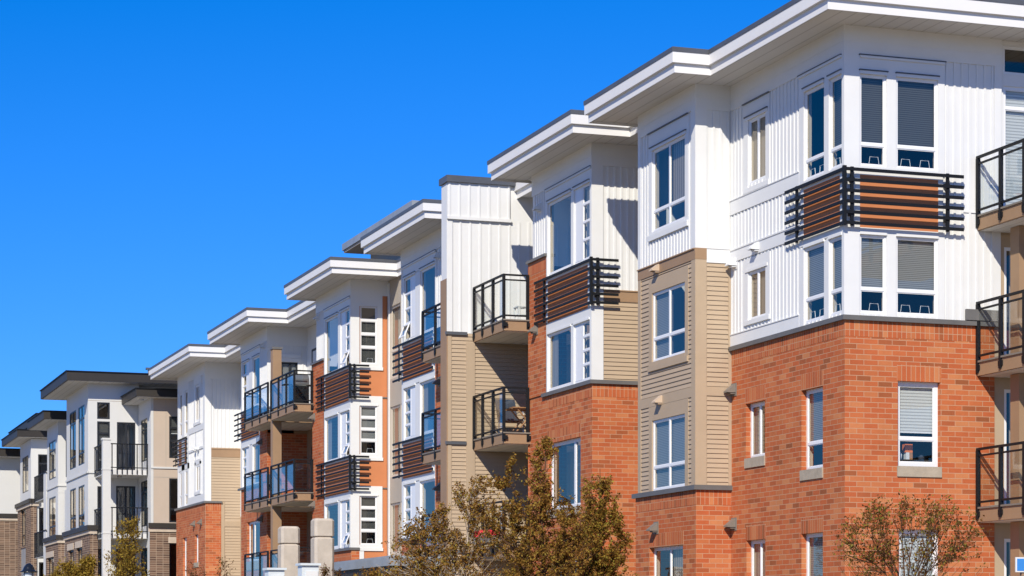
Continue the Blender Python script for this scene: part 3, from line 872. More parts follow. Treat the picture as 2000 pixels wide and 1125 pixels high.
mb = MB().use('grey_flashing'); mb.box(17.74, 19.9, YF - 0.13, YF + 0.58, 11.76, 11.93); mb.build('parapet_cap', A)
for i, zs in enumerate((7.63, 4.8, 1.95)):
    X0 = 18.5
    balcony(A, X0, 21.0, 54.78, YF - 0.04, zs, [(X0, YF - 0.08), (X0, 54.8), (19.16, 54.8)], [(X0, YF - 0.08), (X0, 56.5), (X0, 55.65), (X0, 54.8), (19.13, 54.8)])
for i, zs in enumerate((7.58, 4.75, 1.9)):
    X0 = 18.4
    balcony(A, X0, 21.0, YF + 0.54, 61.6, zs, [(X0, 57.9), (X0, 61.55), (19.16, 61.55)], [(X0, 57.9), (X0, 59.1), (X0, 60.35), (X0, 61.55), (19.13, 61.55)])

# ---- third unit (mirrored)
Z3 = zk(1.035)
unit_front(1.035, 61.9, 66.43, (64.9, 66.12), (62.93, 64.42), (61.9, 62.9), (62.9, 66.43), [(8.82, 10.6), (6.0, 7.45), (3.2, 4.68)], 3.14, 'far', pier_top=7.9, openg=[0])
mb = MB().use('ledge_metal'); fb(mb, 'F', XB, 62.9, 66.5, Z3(3.06), Z3(3.14), 0, .07); mb.build('ledge', A)
louvre(A, (XB, 62.95, 67.1, [66.52]), None, Z3(7.72), Z3(8.76), 6, 0.15, panels=[('F', XB, 63.2, 66.2)])
louvre(A, (XB, 62.95, 67.1, [66.52]), None, Z3(4.92), Z3(5.94), 6, 0.15, panels=[('F', XB, 63.2, 66.2)])
hood(A, 'F', XB, 62.5, 10.87, 'white_trim'); hood(A, 'F', XB - .03, 62.45, 7.3, 'hood_grey'); hood(A, 'F', XB - .03, 62.45, 4.3, 'hood_grey')
mb = MB().use('white_trim'); mb.box(XB + .002, 20.45, 66.3, 66.43, GZ, TOP); mb.build('side_wall', A)

# ---- stair tower
sops = [(66.6, 69.6, 8.28, 10.62), (70.9, 72.1, 8.28, 10.62), (69.7, 70.85, 8.28, 10.62), (69.7, 70.85, 5.1, 7.37), (70.9, 72.1, 5.1, 7.37), (69.7, 70.85, 2.6, 4.25), (70.9, 72.1, 2.6, 4.25)]
wall(A, 'stair_wall', 'stair_render', 'F', 20.45, 66.43, 72.3, GZ, 12.75, sops)
for o in sops[1:]:
    window(A, 'F', 20.45, *o, (0, 1), (0, .38, 1) if o[3] > 5 else (0, 1), rec=0.04, fr=0.06, m='beige_frame', blind=0.0 if o[0] > 70.5 else None, bm='curtain')
window(A, 'F', 20.45, *sops[0], (0, .5, 1), (0, .38, 1), rec=0.04, m='beige_frame')
trims(A, 'white_trim', 'F', 20.45, [(72.12, 72.3, GZ, 11.4, 0.04)])

# ---- fourth unit
Z4 = zk(1.04)
Y4 = 72.3
unit_front(1.04, Y4, 76.9, (72.42, 73.6), (73.9, 75.66), (75.79, 77.37), (Y4, 75.79), [(8.82, 10.6), (6.0, 7.43), (3.2, 4.64)], 3.14, 'near', openg=[0, 1, 2])
ops4 = [(19.5, 20.06, 8.78, 10.64), (19.5, 20.06, 5.85, 7.42), (19.5, 20.06, 2.92, 4.5)]
wall(A, 'panel_wall', 'orange_panel', 'R', Y4, XB, 20.45, GZ, TOP, ops4)
bd = [(XB - 0.035, 20.45, 11.2, TOP, .035), (XB - .03, 20.45, 11.0, 11.2, .03), (XB - .03, 19.47, 2.8, 11.0, .03), (20.41, 20.47, GZ, 11.0, .04)]
for i, o in enumerate(ops4):
    t = 11.0 if i == 0 else o[3] + 0.32
    bd += [(19.47, 20.24, o[3] + 0.0, t, .026), (20.06, 20.24, o[2] - .18, o[3], .026), (19.47, 20.06, o[2] - .18, o[2], .03), (19.47, 20.26, o[2] - .2, o[2] - .1, .045), (19.49, 20.1, o[3], o[3] + .05, .045)]
    window(A, 'R', Y4, *o, (0, 1), (0, .29, .52, .76, 1), rec=.008, fr=.03, mu=.075, blind=.3 if i else .02, bm='blind_dark' if i != 1 else 'blind_light', openers=[(0, 0, 1)])
bd += [(19.47, 19.62, 0.5, 2.72, .03)]
trims(A, 'white_trim', 'R', Y4, bd)
trims(A, 'ledge_metal', 'R', Y4, [(20.24, 20.41, 7.68, 7.72, .03), (20.24, 20.41, 4.74, 4.78, .03)], name='ledge')
mb = MB().use('ledge_metal'); fb(mb, 'F', XB, Y4 - .07, 75.78, Z4(3.06), Z4(3.14), 0, .07); fb(mb, 'R', Y4, XB, 19.47, Z4(3.06), Z4(3.14), 0, .07); mb.build('ledge', A)
mb = MB().use('red_soldier'); fb(mb, 'F', XB, Y4, 75.78, Z4(2.76), Z4(3.06), 0, .004); mb.build('soldier_course', A)
mb = MB().use('red_brick'); fb(mb, 'R', Y4, XB, 19.47, GZ, 2.77, 0, .03); mb.build('brick_wall', A)
louvre(A, (XB, Y4 - .178, 76.65, [76.02]), (Y4, XB - .04, 19.76, [19.27]), Z4(7.78), Z4(8.82), 6, .15, panels=[('F', XB, 72.5, 75.6)])
louvre(A, (XB, Y4 - .178, 76.65, [76.02]), (Y4, XB - .04, 19.76, [19.27]), Z4(4.93), Z4(5.99), 6, .15, panels=[('F', XB, 72.5, 75.6)])
hood(A, 'F', XB, 76.55, 10.95, 'white_trim'); hood(A, 'F', XB - .03, 77.1, 7.6, 'hood_grey'); hood(A, 'F', XB - .03, 77.1, 4.6, 'hood_grey')

# ---- double balconies between the fourth and fifth unit, with the brown column
mb = MB().use('brown_trim'); mb.box(18.58, 18.9, 80.86, 81.2, GZ, 10.22); mb.use('ledge_metal'); mb.box(18.55, 18.93, 80.83, 81.23, 10.22, 10.3); mb.build('column', A)
for i, zs in enumerate((7.66, 4.61, 1.6)):
    X0 = 18.56 - 0.02
    X0 = 18.5
    balcony(A, X0, 20.7, 77.22, 80.84, zs, [(X0, 80.78), (X0, 77.24), (19.14, 77.24)], [(X0, 80.78), (X0, 79.6), (X0, 78.42), (X0, 77.24), (19.11, 77.24)])
    balcony(A, X0, 20.7, 81.22, 85.16, zs, [(X0, 81.28), (X0, 85.12), (19.14, 85.12)], [(X0, 81.28), (X0, 82.56), (X0, 83.84), (X0, 85.12), (19.11, 85.12)])

# ---- fifth unit (mirrored)
Z5 = zk(1.05)
Y5 = 84.4
b5op = [(85.72, 88.0, 2.82, 4.36)]
unit_front(1.05, Y5, 89.05, (87.5, 88.75), (85.66, 86.9), (Y5, 85.6), (85.6, 89.05), [(8.85, 10.6), (6.0, 7.45)], 5.99, 'far', pier_top=7.95, brick_ops=b5op)
o = b5op[0]
window(A, 'F', XB, *o, (0, .6, 1), rec=.1, fr=.07, mu=.12)
mb = MB().use('red_soldier'); fb(mb, 'F', XB, o[0] - .02, o[1] + .3, o[3], o[3] + .33, 0, .004); mb.build('soldier_course', A)
mb = MB().use('sill_stone'); fb(mb, 'F', XB, o[0] - .02, o[1] + .02, o[2] - .33, o[2], -.1, .03); mb.build('window_sill', A)
mb = MB().use('ledge_metal'); fb(mb, 'F', XB, 85.6, 89.4, Z5(5.91), Z5(5.99), 0, .07); mb.build('ledge', A)
wall(A, 'batten_wall', 'white_siding', 'R', Y5, XB, 20.7, 7.7, TOP, [(19.7, 20.35, 7.95, 10.2)], 'batten')
wall(A, 'brick_wall', 'red_brick', 'R', Y5, XB, 19.75, GZ, 7.7, [])
wall(A, 'flat_wall', 'brown_trim', 'R', Y5, 19.75, 20.7, GZ, 7.7, [(19.8, 20.4, 4.9, 7.0), (19.8, 20.4, 1.9, 3.9)])
trims(A, 'white_trim', 'R', Y5, [(XB - .035, 20.7, 11.2, TOP, .035), (XB - .03, 20.7, 10.8, 11.2, .03), (XB - .03, 19.4, 7.7, 10.8, .03), (19.6, 20.45, 10.35, 10.5, .05), (19.6, 20.45, 10.22, 10.34, .03)])
for o in ((19.7, 20.35, 7.95, 10.2), (19.8, 20.4, 4.9, 7.0), (19.8, 20.4, 1.9, 3.9)):
    window(A, 'R', Y5, *o, (0, .55, 1), rec=.04, fr=.05, m='black_frame', blind=0.0, bm='blind_light')
louvre(A, (XB, 85.65, 89.92, [89.38]), None, Z5(7.78), Z5(8.8), 6, .15, panels=[('F', XB, 85.7, 88.9)])
hood(A, 'F', XB, 84.8, 10.95, 'white_trim'); hood(A, 'F', XB - .03, 85.3, 7.4, 'hood_grey'); hood(A, 'F', XB - .03, 85.3, 4.5, 'hood_grey')
mb = MB().use('white_trim'); mb.box(XB + .002, 20.7, 88.93, 89.05, GZ, TOP); mb.build('side_wall', A)

# ---- sixth unit
Z6 = zk(1.07)
Y6 = 96.2
ops6 = [(101.35, 101.9, 8.8, 10.68), (100.0, 100.66, 8.8, 10.68), (97.35, 98.25, 9.17, 10.67), (101.3, 101.8, 5.68, 7.2), (99.95, 100.6, 5.68, 7.2), (97.3, 98.15, 6.14, 7.24)]
wall(A, 'batten_wall', 'white_siding', 'F', XB, Y6, 102.3, 5.64, TOP, ops6, 'batten')
ops6b = [(100.3, 101.2, 2.3, 4.28), (97.7, 98.48, 3.1, 4.31)]
wall(A, 'brick_wall', 'red_brick', 'F', XB, Y6, 102.75, GZ, 5.64, ops6b)
for o in ops6b:
    window(A, 'F', XB, *o, rec=.1, fr=.1)
    mb = MB().use('red_soldier'); fb(mb, 'F', XB, o[0] - .02, o[1] + .02, o[3], o[3] + .31, 0, .004); mb.build('soldier_course', A)
    mb = MB().use('sill_stone'); fb(mb, 'F', XB, o[0] - .1, o[1] + .1, o[2] - .2, o[2], -.1, .03); mb.build('window_sill', A)
trims(A, 'white_trim', 'F', XB, [(Y6, 102.3, 11.2, TOP, .035), (Y6, 102.3, 11.0, 11.2, .03), (Y6, 96.5, 5.64, 11.0, .03), (102.05, 102.3, 5.64, 11.0, .03),
    (99.7, 102.0, 10.72, 11.0, .026), (100.66, 101.35, 5.64, 10.72, .026), (99.72, 100.0, 5.64, 10.72, .026), (97.0, 98.55, 10.72, 11.0, .026), (98.25, 98.5, 9.05, 10.72, .026), (97.1, 97.35, 9.05, 10.72, .026), (97.0, 98.6, 8.98, 9.1, .05),
    (Y6 + .3, 99.7, 8.7, 8.96, .03), (Y6 + .3, 99.7, 7.9, 8.0, .04), (99.72, 102.1, 7.25, 7.5, .026), (97.05, 98.4, 6.0, 6.12, .05), (98.15, 98.4, 6.12, 7.4, .026), (97.05, 97.3, 6.12, 7.4, .026), (97.05, 98.4, 7.28, 7.5, .026), (Y6 + .3, 99.7, 5.64, 5.96, .03)])
for i, o in enumerate(ops6):
    window(A, 'F', XB, *o, (0, .5, 1) if i in (2, 5) else (0, 1), (0, 1) if i in (2, 5) else (0, .3, 1), rec=.0, fr=.04)
wall(A, 'batten_wall', 'white_siding', 'R', Y6, XB, 20.7, 7.9, TOP, [], 'batten')
wall(A, 'siding_wall', 'tan_siding', 'R', Y6, XB, 20.7, GZ, 7.9, [], 'lap', step=.12)
trims(A, 'white_trim', 'R', Y6, [(XB - .035, 20.7, 11.2, TOP, .035), (XB - .03, 20.7, 10.8, 11.2, .03), (XB - .03, 19.45, 5.64, 10.8, .03)])
trims(A, 'brown_trim', 'R', Y6, [(19.45, 20.7, 7.5, 7.83, .03), (19.45, 20.7, 7.83, 7.87, .05)])
wall(A, 'brick_wall', 'red_brick', 'R', Y6 - .05, XB, 19.87, GZ, 5.56, [])
trims(A, 'tan_trim', 'R', Y6, [(19.87, 20.02, GZ, 5.62, .04), (20.02, 20.7, 4.58, 4.8, .03)])
mb = MB().use('ledge_metal'); fb(mb, 'F', XB, Y6 - .12, 102.85, 5.55, 5.64, 0, .07); fb(mb, 'R', Y6 - .05, XB, 19.9, 5.56, 5.64, 0, .07); mb.build('ledge', A)
mb = MB().use('red_soldier'); fb(mb, 'F', XB, Y6, 102.75, 5.24, 5.55, 0, .004); fb(mb, 'R', Y6 - .05, XB - .004, 19.87, 5.24, 5.55, 0, .004); mb.build('soldier_course', A)
louvre(A, (XB, 99.95, 103.05, [100.1, 102.6]), None, 7.55, 8.66, 6, .15, panels=[('F', XB, 100.15, 102.0)])
for h_ in (97.5, 98.1): hood(A, 'F', XB, h_, 8.1, 'white_trim')
for h_ in (97.0, 98.5): hood(A, 'F', XB, h_, 4.92, 'hood_grey')
mb = MB().use('white_trim'); mb.box(XB + .002, 30, 102.18, 102.3, GZ, TOP); mb.use('red_brick'); mb.box(XB + .002, 30, 102.31, 102.75, GZ, 5.55); mb.build('side_wall', A)

# ---- set-back walls behind the balconies, the back and the rooms
for m_, *b_ in (('tan_siding', 21.0, 21.1, YE, Y2, GZ, TOP - .01), ('tan_siding', 21.2, 21.3, 54.6, 62.0, GZ, 7.7), ('white_siding', 21.2, 21.3, 54.6, 62.0, 7.7, TOP - .01), ('brown_trim', 20.7, 20.8, 77.3, Y5, GZ, 7.7),
              ('white_siding', 20.7, 20.8, 77.3, Y5, 7.7, TOP - .01), ('white_siding', 20.7, 20.8, 89.05, Y6, 5.0, TOP - .01), ('tan_siding', 20.7, 20.8, 89.05, Y6, GZ, 5.0)):
    mb = MB().use(m_); mb.box(*b_); mb.build('set_back_wall', A)
window(A, 'F', 20.69, 82.0, 83.6, 8.0, 10.6, (0, .5, 1), rec=-.01, fr=.06, m='black_frame')
for zz in (4.9, 2.0): window(A, 'F', 20.69, 78.2, 83.6, zz, zz + 2.1, (0, .33, .66, 1), rec=-.01, fr=.06, m='black_frame', blind=0.0, bm='curtain')
for zz in (7.95, 5.1, 2.3):
    window(A, 'F', 21.19, 58.4, 61.4, zz, zz + 2.2, (0, .5, 1), rec=-.01, fr=.06, m='vinyl', blind=0.0, bm='curtain')
    window(A, 'F', 21.19, 55.0, 57.0, zz, zz + 2.2, (0, .5, 1), rec=-.01, fr=.06, m='vinyl', blind=0.0, bm='curtain')
mb = MB().use('stair_render')
mb.box(30.0, 30.2, YK + .03, 102.75, GZ, TOP); mb.build('rear_wall', A)
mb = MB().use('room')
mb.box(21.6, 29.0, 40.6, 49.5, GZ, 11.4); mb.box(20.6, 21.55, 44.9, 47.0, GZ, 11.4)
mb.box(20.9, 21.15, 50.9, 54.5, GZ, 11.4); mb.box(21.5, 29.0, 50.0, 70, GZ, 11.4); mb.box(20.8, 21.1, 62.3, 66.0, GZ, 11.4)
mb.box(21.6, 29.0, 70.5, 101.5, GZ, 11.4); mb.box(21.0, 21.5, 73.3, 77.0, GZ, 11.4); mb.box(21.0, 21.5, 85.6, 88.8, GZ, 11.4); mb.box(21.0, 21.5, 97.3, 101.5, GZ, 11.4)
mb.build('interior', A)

# ---- main roof: soffit, two-step white fascia, dark metal edge
RP = [(30.4, 38.06), (19.1, 38.06), (19.1, 43.36), (18.3, 43.36), (18.3, 48.3), (19.7, 48.3), (19.7, 49.3), (18.3, 49.3), (18.3, 55.2), (19.7, 55.2), (19.7, 60.7),
      (18.2, 60.7), (18.2, 67.07), (20.36, 67.07), (20.36, 70.9), (18.2, 70.9), (18.2, 77.1), (19.6, 77.1), (19.6, 82.85), (18.12, 82.85), (18.12, 89.9), (19.6, 89.9),
      (19.6, 93.95), (18.12, 93.95), (18.12, 103.2), (30.4, 103.2)]
mb = MB().use('roof_membrane'); prism(mb, grow(RP, .06), 11.93, 11.95)
mb.use('grey_flashing'); prism(mb, grow(RP, .085), 11.85, 11.94, top=True, bottom=True)
roof = mb.build('roof', A)
mb = MB().use('fascia_white'); prism(mb, RP, 11.44, 11.63, top=False, bottom=False); prism(mb, grow(RP, .07), 11.63, 11.852, top=False, bottom=True); prism(mb, grow(RP, -.025), 11.44, 11.5, top=False, bottom=False)
mb.build('fascia', roof)
mb = MB().use('soffit_white'); prism(mb, grow(RP, -.01), 11.49, 11.52)
so_ = mb.build('soffit', roof)
# higher metal roof over the stair tower
SP = [(30, 66.7), (19.6, 66.7), (19.6, 75.0), (30, 75.0)]
mb = MB().use('canopy_metal'); prism(mb, SP, 12.86, 13.08); mb.use('stair_render'); prism(mb, grow(SP, -.05), 12.78, 12.86)
mb.box(20.452, 29.9, 66.8, 74.5, 11.96, 12.77)
mb.build('stair_roof', A)
# entrance canopy below the fourth unit
mb = MB().use('canopy_metal'); mb.box(16.9, 19.1, 59.6, 66.3, 1.86, 2.08); mb.box(17.0, 19.1, 59.8, 66.2, 2.08, 2.14)
mb.use('dark_fascia'); mb.box(16.98, 19.1, 59.7, 66.2, 1.66, 1.858)
for yy in (60.2, 65.8): mb.box(17.3, 17.5, yy, yy + .2, GZ, 1.66)
mb.build('canopy', A)

# ================================================================== THE DARK ROOFED BUILDING FURTHER ALONG
D = thing("apartment_block", "white and taupe panelled apartment block with flat dark brown roofs and a brown brick base", "apartment building")
XD = 16.03
def bwin(ax, c, h0, h1, z0, z1, cols=(0, 1), rows=(0, 1), blind=None, rec=.01):
    return window(D, ax, c, h0, h1, z0, z1, cols, rows, rec=rec, fr=.055, mu=.06, m='black_frame', blind=blind, bm='blind_dark')
def cap(h, B=D):
    """dark metal cap and stone band on top of the brick: list of (ax,c,h0,h1,ztop)"""
    for ax, c, h0, h1, zt in h:
        mb = MB().use('dark_fascia'); fb(mb, ax, c, h0, h1, zt - .22, zt, 0, .14); mb.build('ledge', B)
        mb = MB().use('stone_band'); fb(mb, ax, c, h0 + (.1 if ax == 'F' else 0), h1, zt - .4, zt - .221, 0, .06); mb.build('stone_band', B)
def lintel(ax, c, h0, h1, z0, z1):
    mb = MB().use('stone_band'); fb(mb, ax, c, h0, h1, z0, z1, 0, .03); mb.build('lintel', D)
# block with the tall windows
fo = [(111.8, 113.9, 8.05, 10.83), (109.0, 111.0, 8.05, 10.83), (111.8, 113.8, 5.12, 7.08), (109.0, 111.0, 5.12, 7.06)]
wall(D, 'panel_wall', 'panel_white', 'F', XD, 107.88, 115.0, 5.05, 11.8, fo)
fb3 = [(112.2, 114.0, 1.2, 4.12), (109.4, 111.3, 1.2, 4.14)]
wall(D, 'brick_wall', 'brown_brick', 'F', XD - .05, 107.0, 115.2, GZ, 5.05, fb3)
for o in fo[:2]: bwin('F', XD, *o, (0, .5, 1), (0, .2, .78, 1))
for o in fo[2:]: bwin('F', XD, *o, (0, .5, 1), (0, .28, 1))
for o in fb3: bwin('F', XD - .05, *o, (0, .5, 1), rec=.1); lintel('F', XD - .05, o[0], o[1] + .3, o[3], o[3] + .32)
ro = [(16.45, 17.04, 10.05, 10.83), (16.45, 17.04, 7.4, 9.94), (17.37, 18.23, 7.6, 9.93), (17.33, 18.23, 4.7, 6.95), (16.46, 16.66, 4.76, 6.92), (17.33, 18.23, 1.8, 4.0), (16.46, 16.66, 1.9, 4.0)]
wall(D, 'panel_wall', 'panel_white', 'R', 107.88, XD, 18.4, GZ, 11.8, ro)
bwin('R', 107.88, *ro[0]); bwin('R', 107.88, *ro[1], (0, 1), (0, .5, .78, 1), blind=.3)
for i in (2, 3, 5): bwin('R', 107.88, *ro[i], (0, .5, 1), blind=None if i != 3 else 0.0)
for i in (4, 6): bwin('R', 107.88, *ro[i])
mb = MB().use('brown_brick'); mb.box(XD - .04, 16.35, 107.0, 107.87, GZ, 4.64); mb.build('brick_pier', D)
wall(D, 'panel_wall', 'panel_white', 'F', 18.36, 104.5, 107.85, GZ, 10.8, [(105.4, 107.1, 8.0, 9.95), (105.4, 107.1, 5.0, 7.1), (105.4, 107.1, 2.0, 4.0)])
for zz, zt in ((8.0, 9.95), (5.0, 7.1), (2.0, 4.0)): bwin('F', 18.36, 105.4, 107.1, zz, zt, (0, .5, 1), (0, .75, 1))
tp = [(19.2, 20.6, 8.05, 9.95), (19.2, 20.6, 5.12, 7.13), (19.2, 20.6, 1.2, 4.18)]
wall(D, 'panel_wall', 'panel_taupe', 'R', 104.5, 18.36, 30, 4.9, 10.8, tp)
wall(D, 'brick_wall', 'brown_brick', 'R', 104.46, 18.3, 30, GZ, 4.9, tp)
bwin('R', 104.5, *tp[0], (0, .6, 1), (0, .42, .72, 1), blind=.6); bwin('R', 104.5, *tp[1], (0, .6, 1), (0, .3, 1)); bwin('R', 104.46, *tp[2], (0, .6, 1), rec=.1)
lintel('R', 104.46, 19.15, 20.7, 4.18, 4.45)
trims(D, 'panel_white', 'R', 104.5, [(18.36, 30, 7.56, 7.64, .05)])
trims(D, 'panel_white', 'R', 104.5, [(18.36, 18.48, 4.9, 10.75, .012)])
trims(D, 'stair_render', 'R', 104.5, [(18.48, 30, 7.16, 7.19, .006), (19.04, 19.06, 7.64, 10.7, .006)], name='panel_joint')
trims(D, 'panel_white', 'F', XD, [(107.8, 115.0, 7.52, 7.6, .06)]); trims(D, 'panel_white', 'R', 107.88, [(XD - .06, 18.36, 7.52, 7.6, .06)])
trims(D, 'stair_render', 'R', 107.88, [(XD, 18.36, 10.89, 10.91, .006)], name='panel_joint')
cap([('F', XD - .05, 106.86, 115.3, 5.06), ('R', 107.0, XD - .05, 16.35, 5.06), ('R', 104.46, 18.24, 30, 5.08)])
# balconies with the white column
mb = MB().use('panel_white'); mb.box(16.3, 16.66, 105.2, 105.55, GZ, 8.86); mb.box(16.27, 16.69, 105.17, 105.58, 8.861, 8.95)
for zz in (7.5, 4.6): mb.box(16.28, 16.68, 105.18, 105.57, zz, zz + .06)
mb.build('column', D)
for zs in (7.3, 4.4):
    mb = MB().use('panel_white'); mb.box(16.36, 18.355, 105.24, 107.87, zs, zs + .22); b_ = mb.build('balcony', D)
    rb = MB().use('black_metal')
    zt = zs + 1.42
    rb.box(16.66, 18.36, 105.2, 105.25, zt - .05, zt); rb.box(16.3, 16.35, 105.55, 107.87, zt - .051, zt - .001)
    rb.box(16.66, 18.36, 105.21, 105.24, zs + .3, zs + .34); rb.box(16.31, 16.34, 105.55, 107.87, zs + .3, zs + .34)
    for i in range(8):
        x = 16.72 + i * .228
        rb.box(x - .022, x + .022, 105.205, 105.245, zs + (.02 if i in (0, 3, 7) else .03), zt - .052)
    for i in range(6):
        y = 105.7 + i * .41
        rb.box(16.305, 16.345, y - .02, y + .02, zs + .03, zt - .053)
    rb.build('railing', b_)
# middle block
mo = [(118.95, 121.5, 8.02, 9.98), (118.95, 121.5, 5.07, 7.09)]
wall(D, 'panel_wall', 'panel_white', 'F', XD, 118.06, 122.2, 5.0, 10.85, mo)
mo3 = [(119.3, 121.8, 1.0, 4.0)]
wall(D, 'brick_wall', 'brown_brick', 'F', XD - .05, 117.6, 122.4, GZ, 5.0, mo3)
for o in mo: bwin('F', XD, *o, (0, .5, 1), (0, .22, .75, 1) if o[2] > 6 else (0, .25, 1))
bwin('F', XD - .05, *mo3[0], (0, .5, 1), rec=.1); lintel('F', XD - .05, 119.3, 122.2, 4.0, 4.3)
wall(D, 'panel_wall', 'panel_white', 'R', 118.06, XD, 30, 5.0, 10.85, [(16.42, 17.2, 8.0, 9.9), (16.42, 17.2, 5.1, 7.0)])
wall(D, 'brick_wall', 'brown_brick', 'R', 117.6, XD - .05, 30, GZ, 5.0, [])
for z0, z1 in ((8.0, 9.9), (5.1, 7.0)): bwin('R', 118.06, 16.42, 17.2, z0, z1)
trims(D, 'panel_white', 'F', XD, [(118.0, 122.2, 7.53, 7.6, .05)]); trims(D, 'panel_white', 'R', 118.06, [(XD - .05, 18, 7.53, 7.6, .05), (XD - .05, 18, 7.2, 7.22, .01)])
cap([('F', XD - .05, 117.46, 122.6, 5.04), ('R', 117.6, XD - .05, 20, 5.04)])
mb = MB().use('panel_white'); mb.box(16.3, 18.4, 115.0, 117.6, GZ, 7.3); mb.box(XD + .01, 18.4, 114.9, 115.0, GZ, 11.7); mb.box(17.4, 30, 109.6, 118.0, 7.31, 11.6); mb.build('recess_wall', D)
# far block
co = [(130.1, 132.8, 8.0, 10.0)]
wall(D, 'panel_wall', 'panel_white', 'F', XD, 128.94, 133.8, 7.4, 10.8, co)
cb = [(130.9, 133.3, 4.99, 7.09), (130.9, 133.3, 1.0, 4.9)]
wall(D, 'brick_wall', 'brown_brick', 'F', XD - .05, 128.5, 134.6, GZ, 7.4, cb)
bwin('F', XD, *co[0], (0, .5, 1), (0, .72, 1))
bwin('F', XD - .05, *cb[0], (0, .5, 1), (0, .3, 1), rec=.1)
mb = MB().use('canopy_metal'); fb(mb, 'F', XD - .05, 130.9, 133.3, 2.6, 4.9, -.08, -.05); mb.build('panel', D)
wall(D, 'panel_wall', 'panel_white', 'R', 128.94, XD, 30, 7.4, 10.8, [(16.42, 17.3, 7.9, 9.96)])
bwin('R', 128.94, 16.42, 17.3, 7.9, 9.96, (0, 1), (0, .75, 1))
wall(D, 'brick_wall', 'brown_brick', 'R', 128.5, XD - .05, 16.28, GZ, 7.4, [])
wall(D, 'panel_wall', 'panel_white', 'R', 128.6, 16.28, 30, GZ, 7.4, [(16.42, 17.3, 4.9, 7.0), (16.42, 17.3, 2.0, 4.0)])
for z0, z1 in ((4.9, 7.0), (2.0, 4.0)): bwin('R', 128.6, 16.42, 17.3, z0, z1)
cap([('F', XD - .05, 128.3, 134.9, 7.48), ('R', 128.5, XD - .05, 16.4, 7.48)])
mb = MB().use('panel_white'); mb.box(16.02, 16.3, 122.6, 123.6, GZ, 8.6); mb.build('column', D)
for zs in (7.2, 4.15):
    mb = MB().use('panel_white'); mb.box(16.05, 17.5, 122.5, 127.2, zs, zs + .22); b_ = mb.build('balcony', D)
    rb = MB().use('black_metal'); zt = zs + 1.38
    rb.box(15.98, 16.03, 122.5, 127.2, zt - .05, zt)
    for i in range(13):
        y = 122.6 + i * .38
        if 122.55 < y < 123.65: continue
        rb.box(15.985, 16.025, y - .022, y + .022, zs + .02, zt - .051)
    rb.build('railing', b_)
# last block, its end wall facing us
wall(D, 'panel_wall', 'panel_white', 'R', 137.0, 12.0, 17.5, 7.0, 10.5, [])
wall(D, 'brick_wall', 'brown_brick', 'R', 136.96, 12.0, 17.5, GZ, 7.0, [])
cap([('R', 136.96, 11.9, 17.5, 7.07)])
mb = MB().use('panel_white'); mb.box(12.0, 12.2, 137.01, 150, GZ, 10.5); mb.box(17.4, 30, 122.5, 137, GZ, 10.6); mb.box(17.4, 30, 137.1, 150, GZ, 10.3); mb.build('side_wall', D)
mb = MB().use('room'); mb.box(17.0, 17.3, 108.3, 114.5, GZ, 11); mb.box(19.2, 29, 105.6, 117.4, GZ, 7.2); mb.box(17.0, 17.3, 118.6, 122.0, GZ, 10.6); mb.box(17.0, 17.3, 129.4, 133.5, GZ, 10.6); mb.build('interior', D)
# roofs
def droof(poly, z0, z1, soff=True):
    mb = MB().use('dark_fascia'); prism(mb, poly, z0, z1 - .04, top=False, bottom=True); mb.use('black_metal'); prism(mb, grow(poly, .05), z1 - .04, z1)
    r_ = mb.build('roof', D)
    mb = MB().use('soffit_white'); prism(mb, grow(poly, -.08), z0 - .02, z0 - .002); mb.build('soffit', r_)
droof([(30, 107.0), (14.93, 107.0), (14.93, 116.3), (30, 116.3)], 11.72, 12.16)
droof([(30, 103.8), (17.58, 103.8), (17.58, 107.86), (30, 107.86)], 10.76, 11.13)
droof([(30, 117.2), (15.2, 117.2), (15.2, 123.8), (30, 123.8)], 10.84, 11.27)
droof([(30, 128.25), (15.2, 128.25), (15.2, 135.7), (30, 135.7)], 10.86, 11.27)
droof([(30, 127.0), (16.1, 127.0), (16.1, 140.0), (30, 140.0)], 11.62, 12.06, False)
mb = MB().use('panel_white'); mb.box(17.0, 29.5, 127.6, 139.0, 11.28, 11.6); mb.build('clerestory', D)
mb = MB().use('panel_white'); mb.box(18.0, 29.5, 108.4, 116, 11.1, 11.69); mb.build('clerestory', D)
droof([(10.5, 136.1), (17.5, 136.1), (17.5, 150), (10.5, 150)], 10.36, 10.82)
mb = MB().use('steel'); mb.tube([(19.0, 108.5, 12.1), (19.0, 108.5, 12.5)], [.09, .09], 10); mb.tube([(19.0, 108.5, 12.5), (19.0, 108.5, 12.58)], [.2, .2], 12); mb.build('vent_pipe', D)
for xx, yy, zz in ((17.2, 106.2, 7.28), (17.0, 105.9, 10.735)):
    mb = MB().use('steel'); mb.lathe((xx if zz < 10 else 18.0, yy if zz < 10 else 105.0, zz), [(0.0, -.05), (.12, -.04), (.14, 0.01)], 14); mb.build('ceiling_light', D)

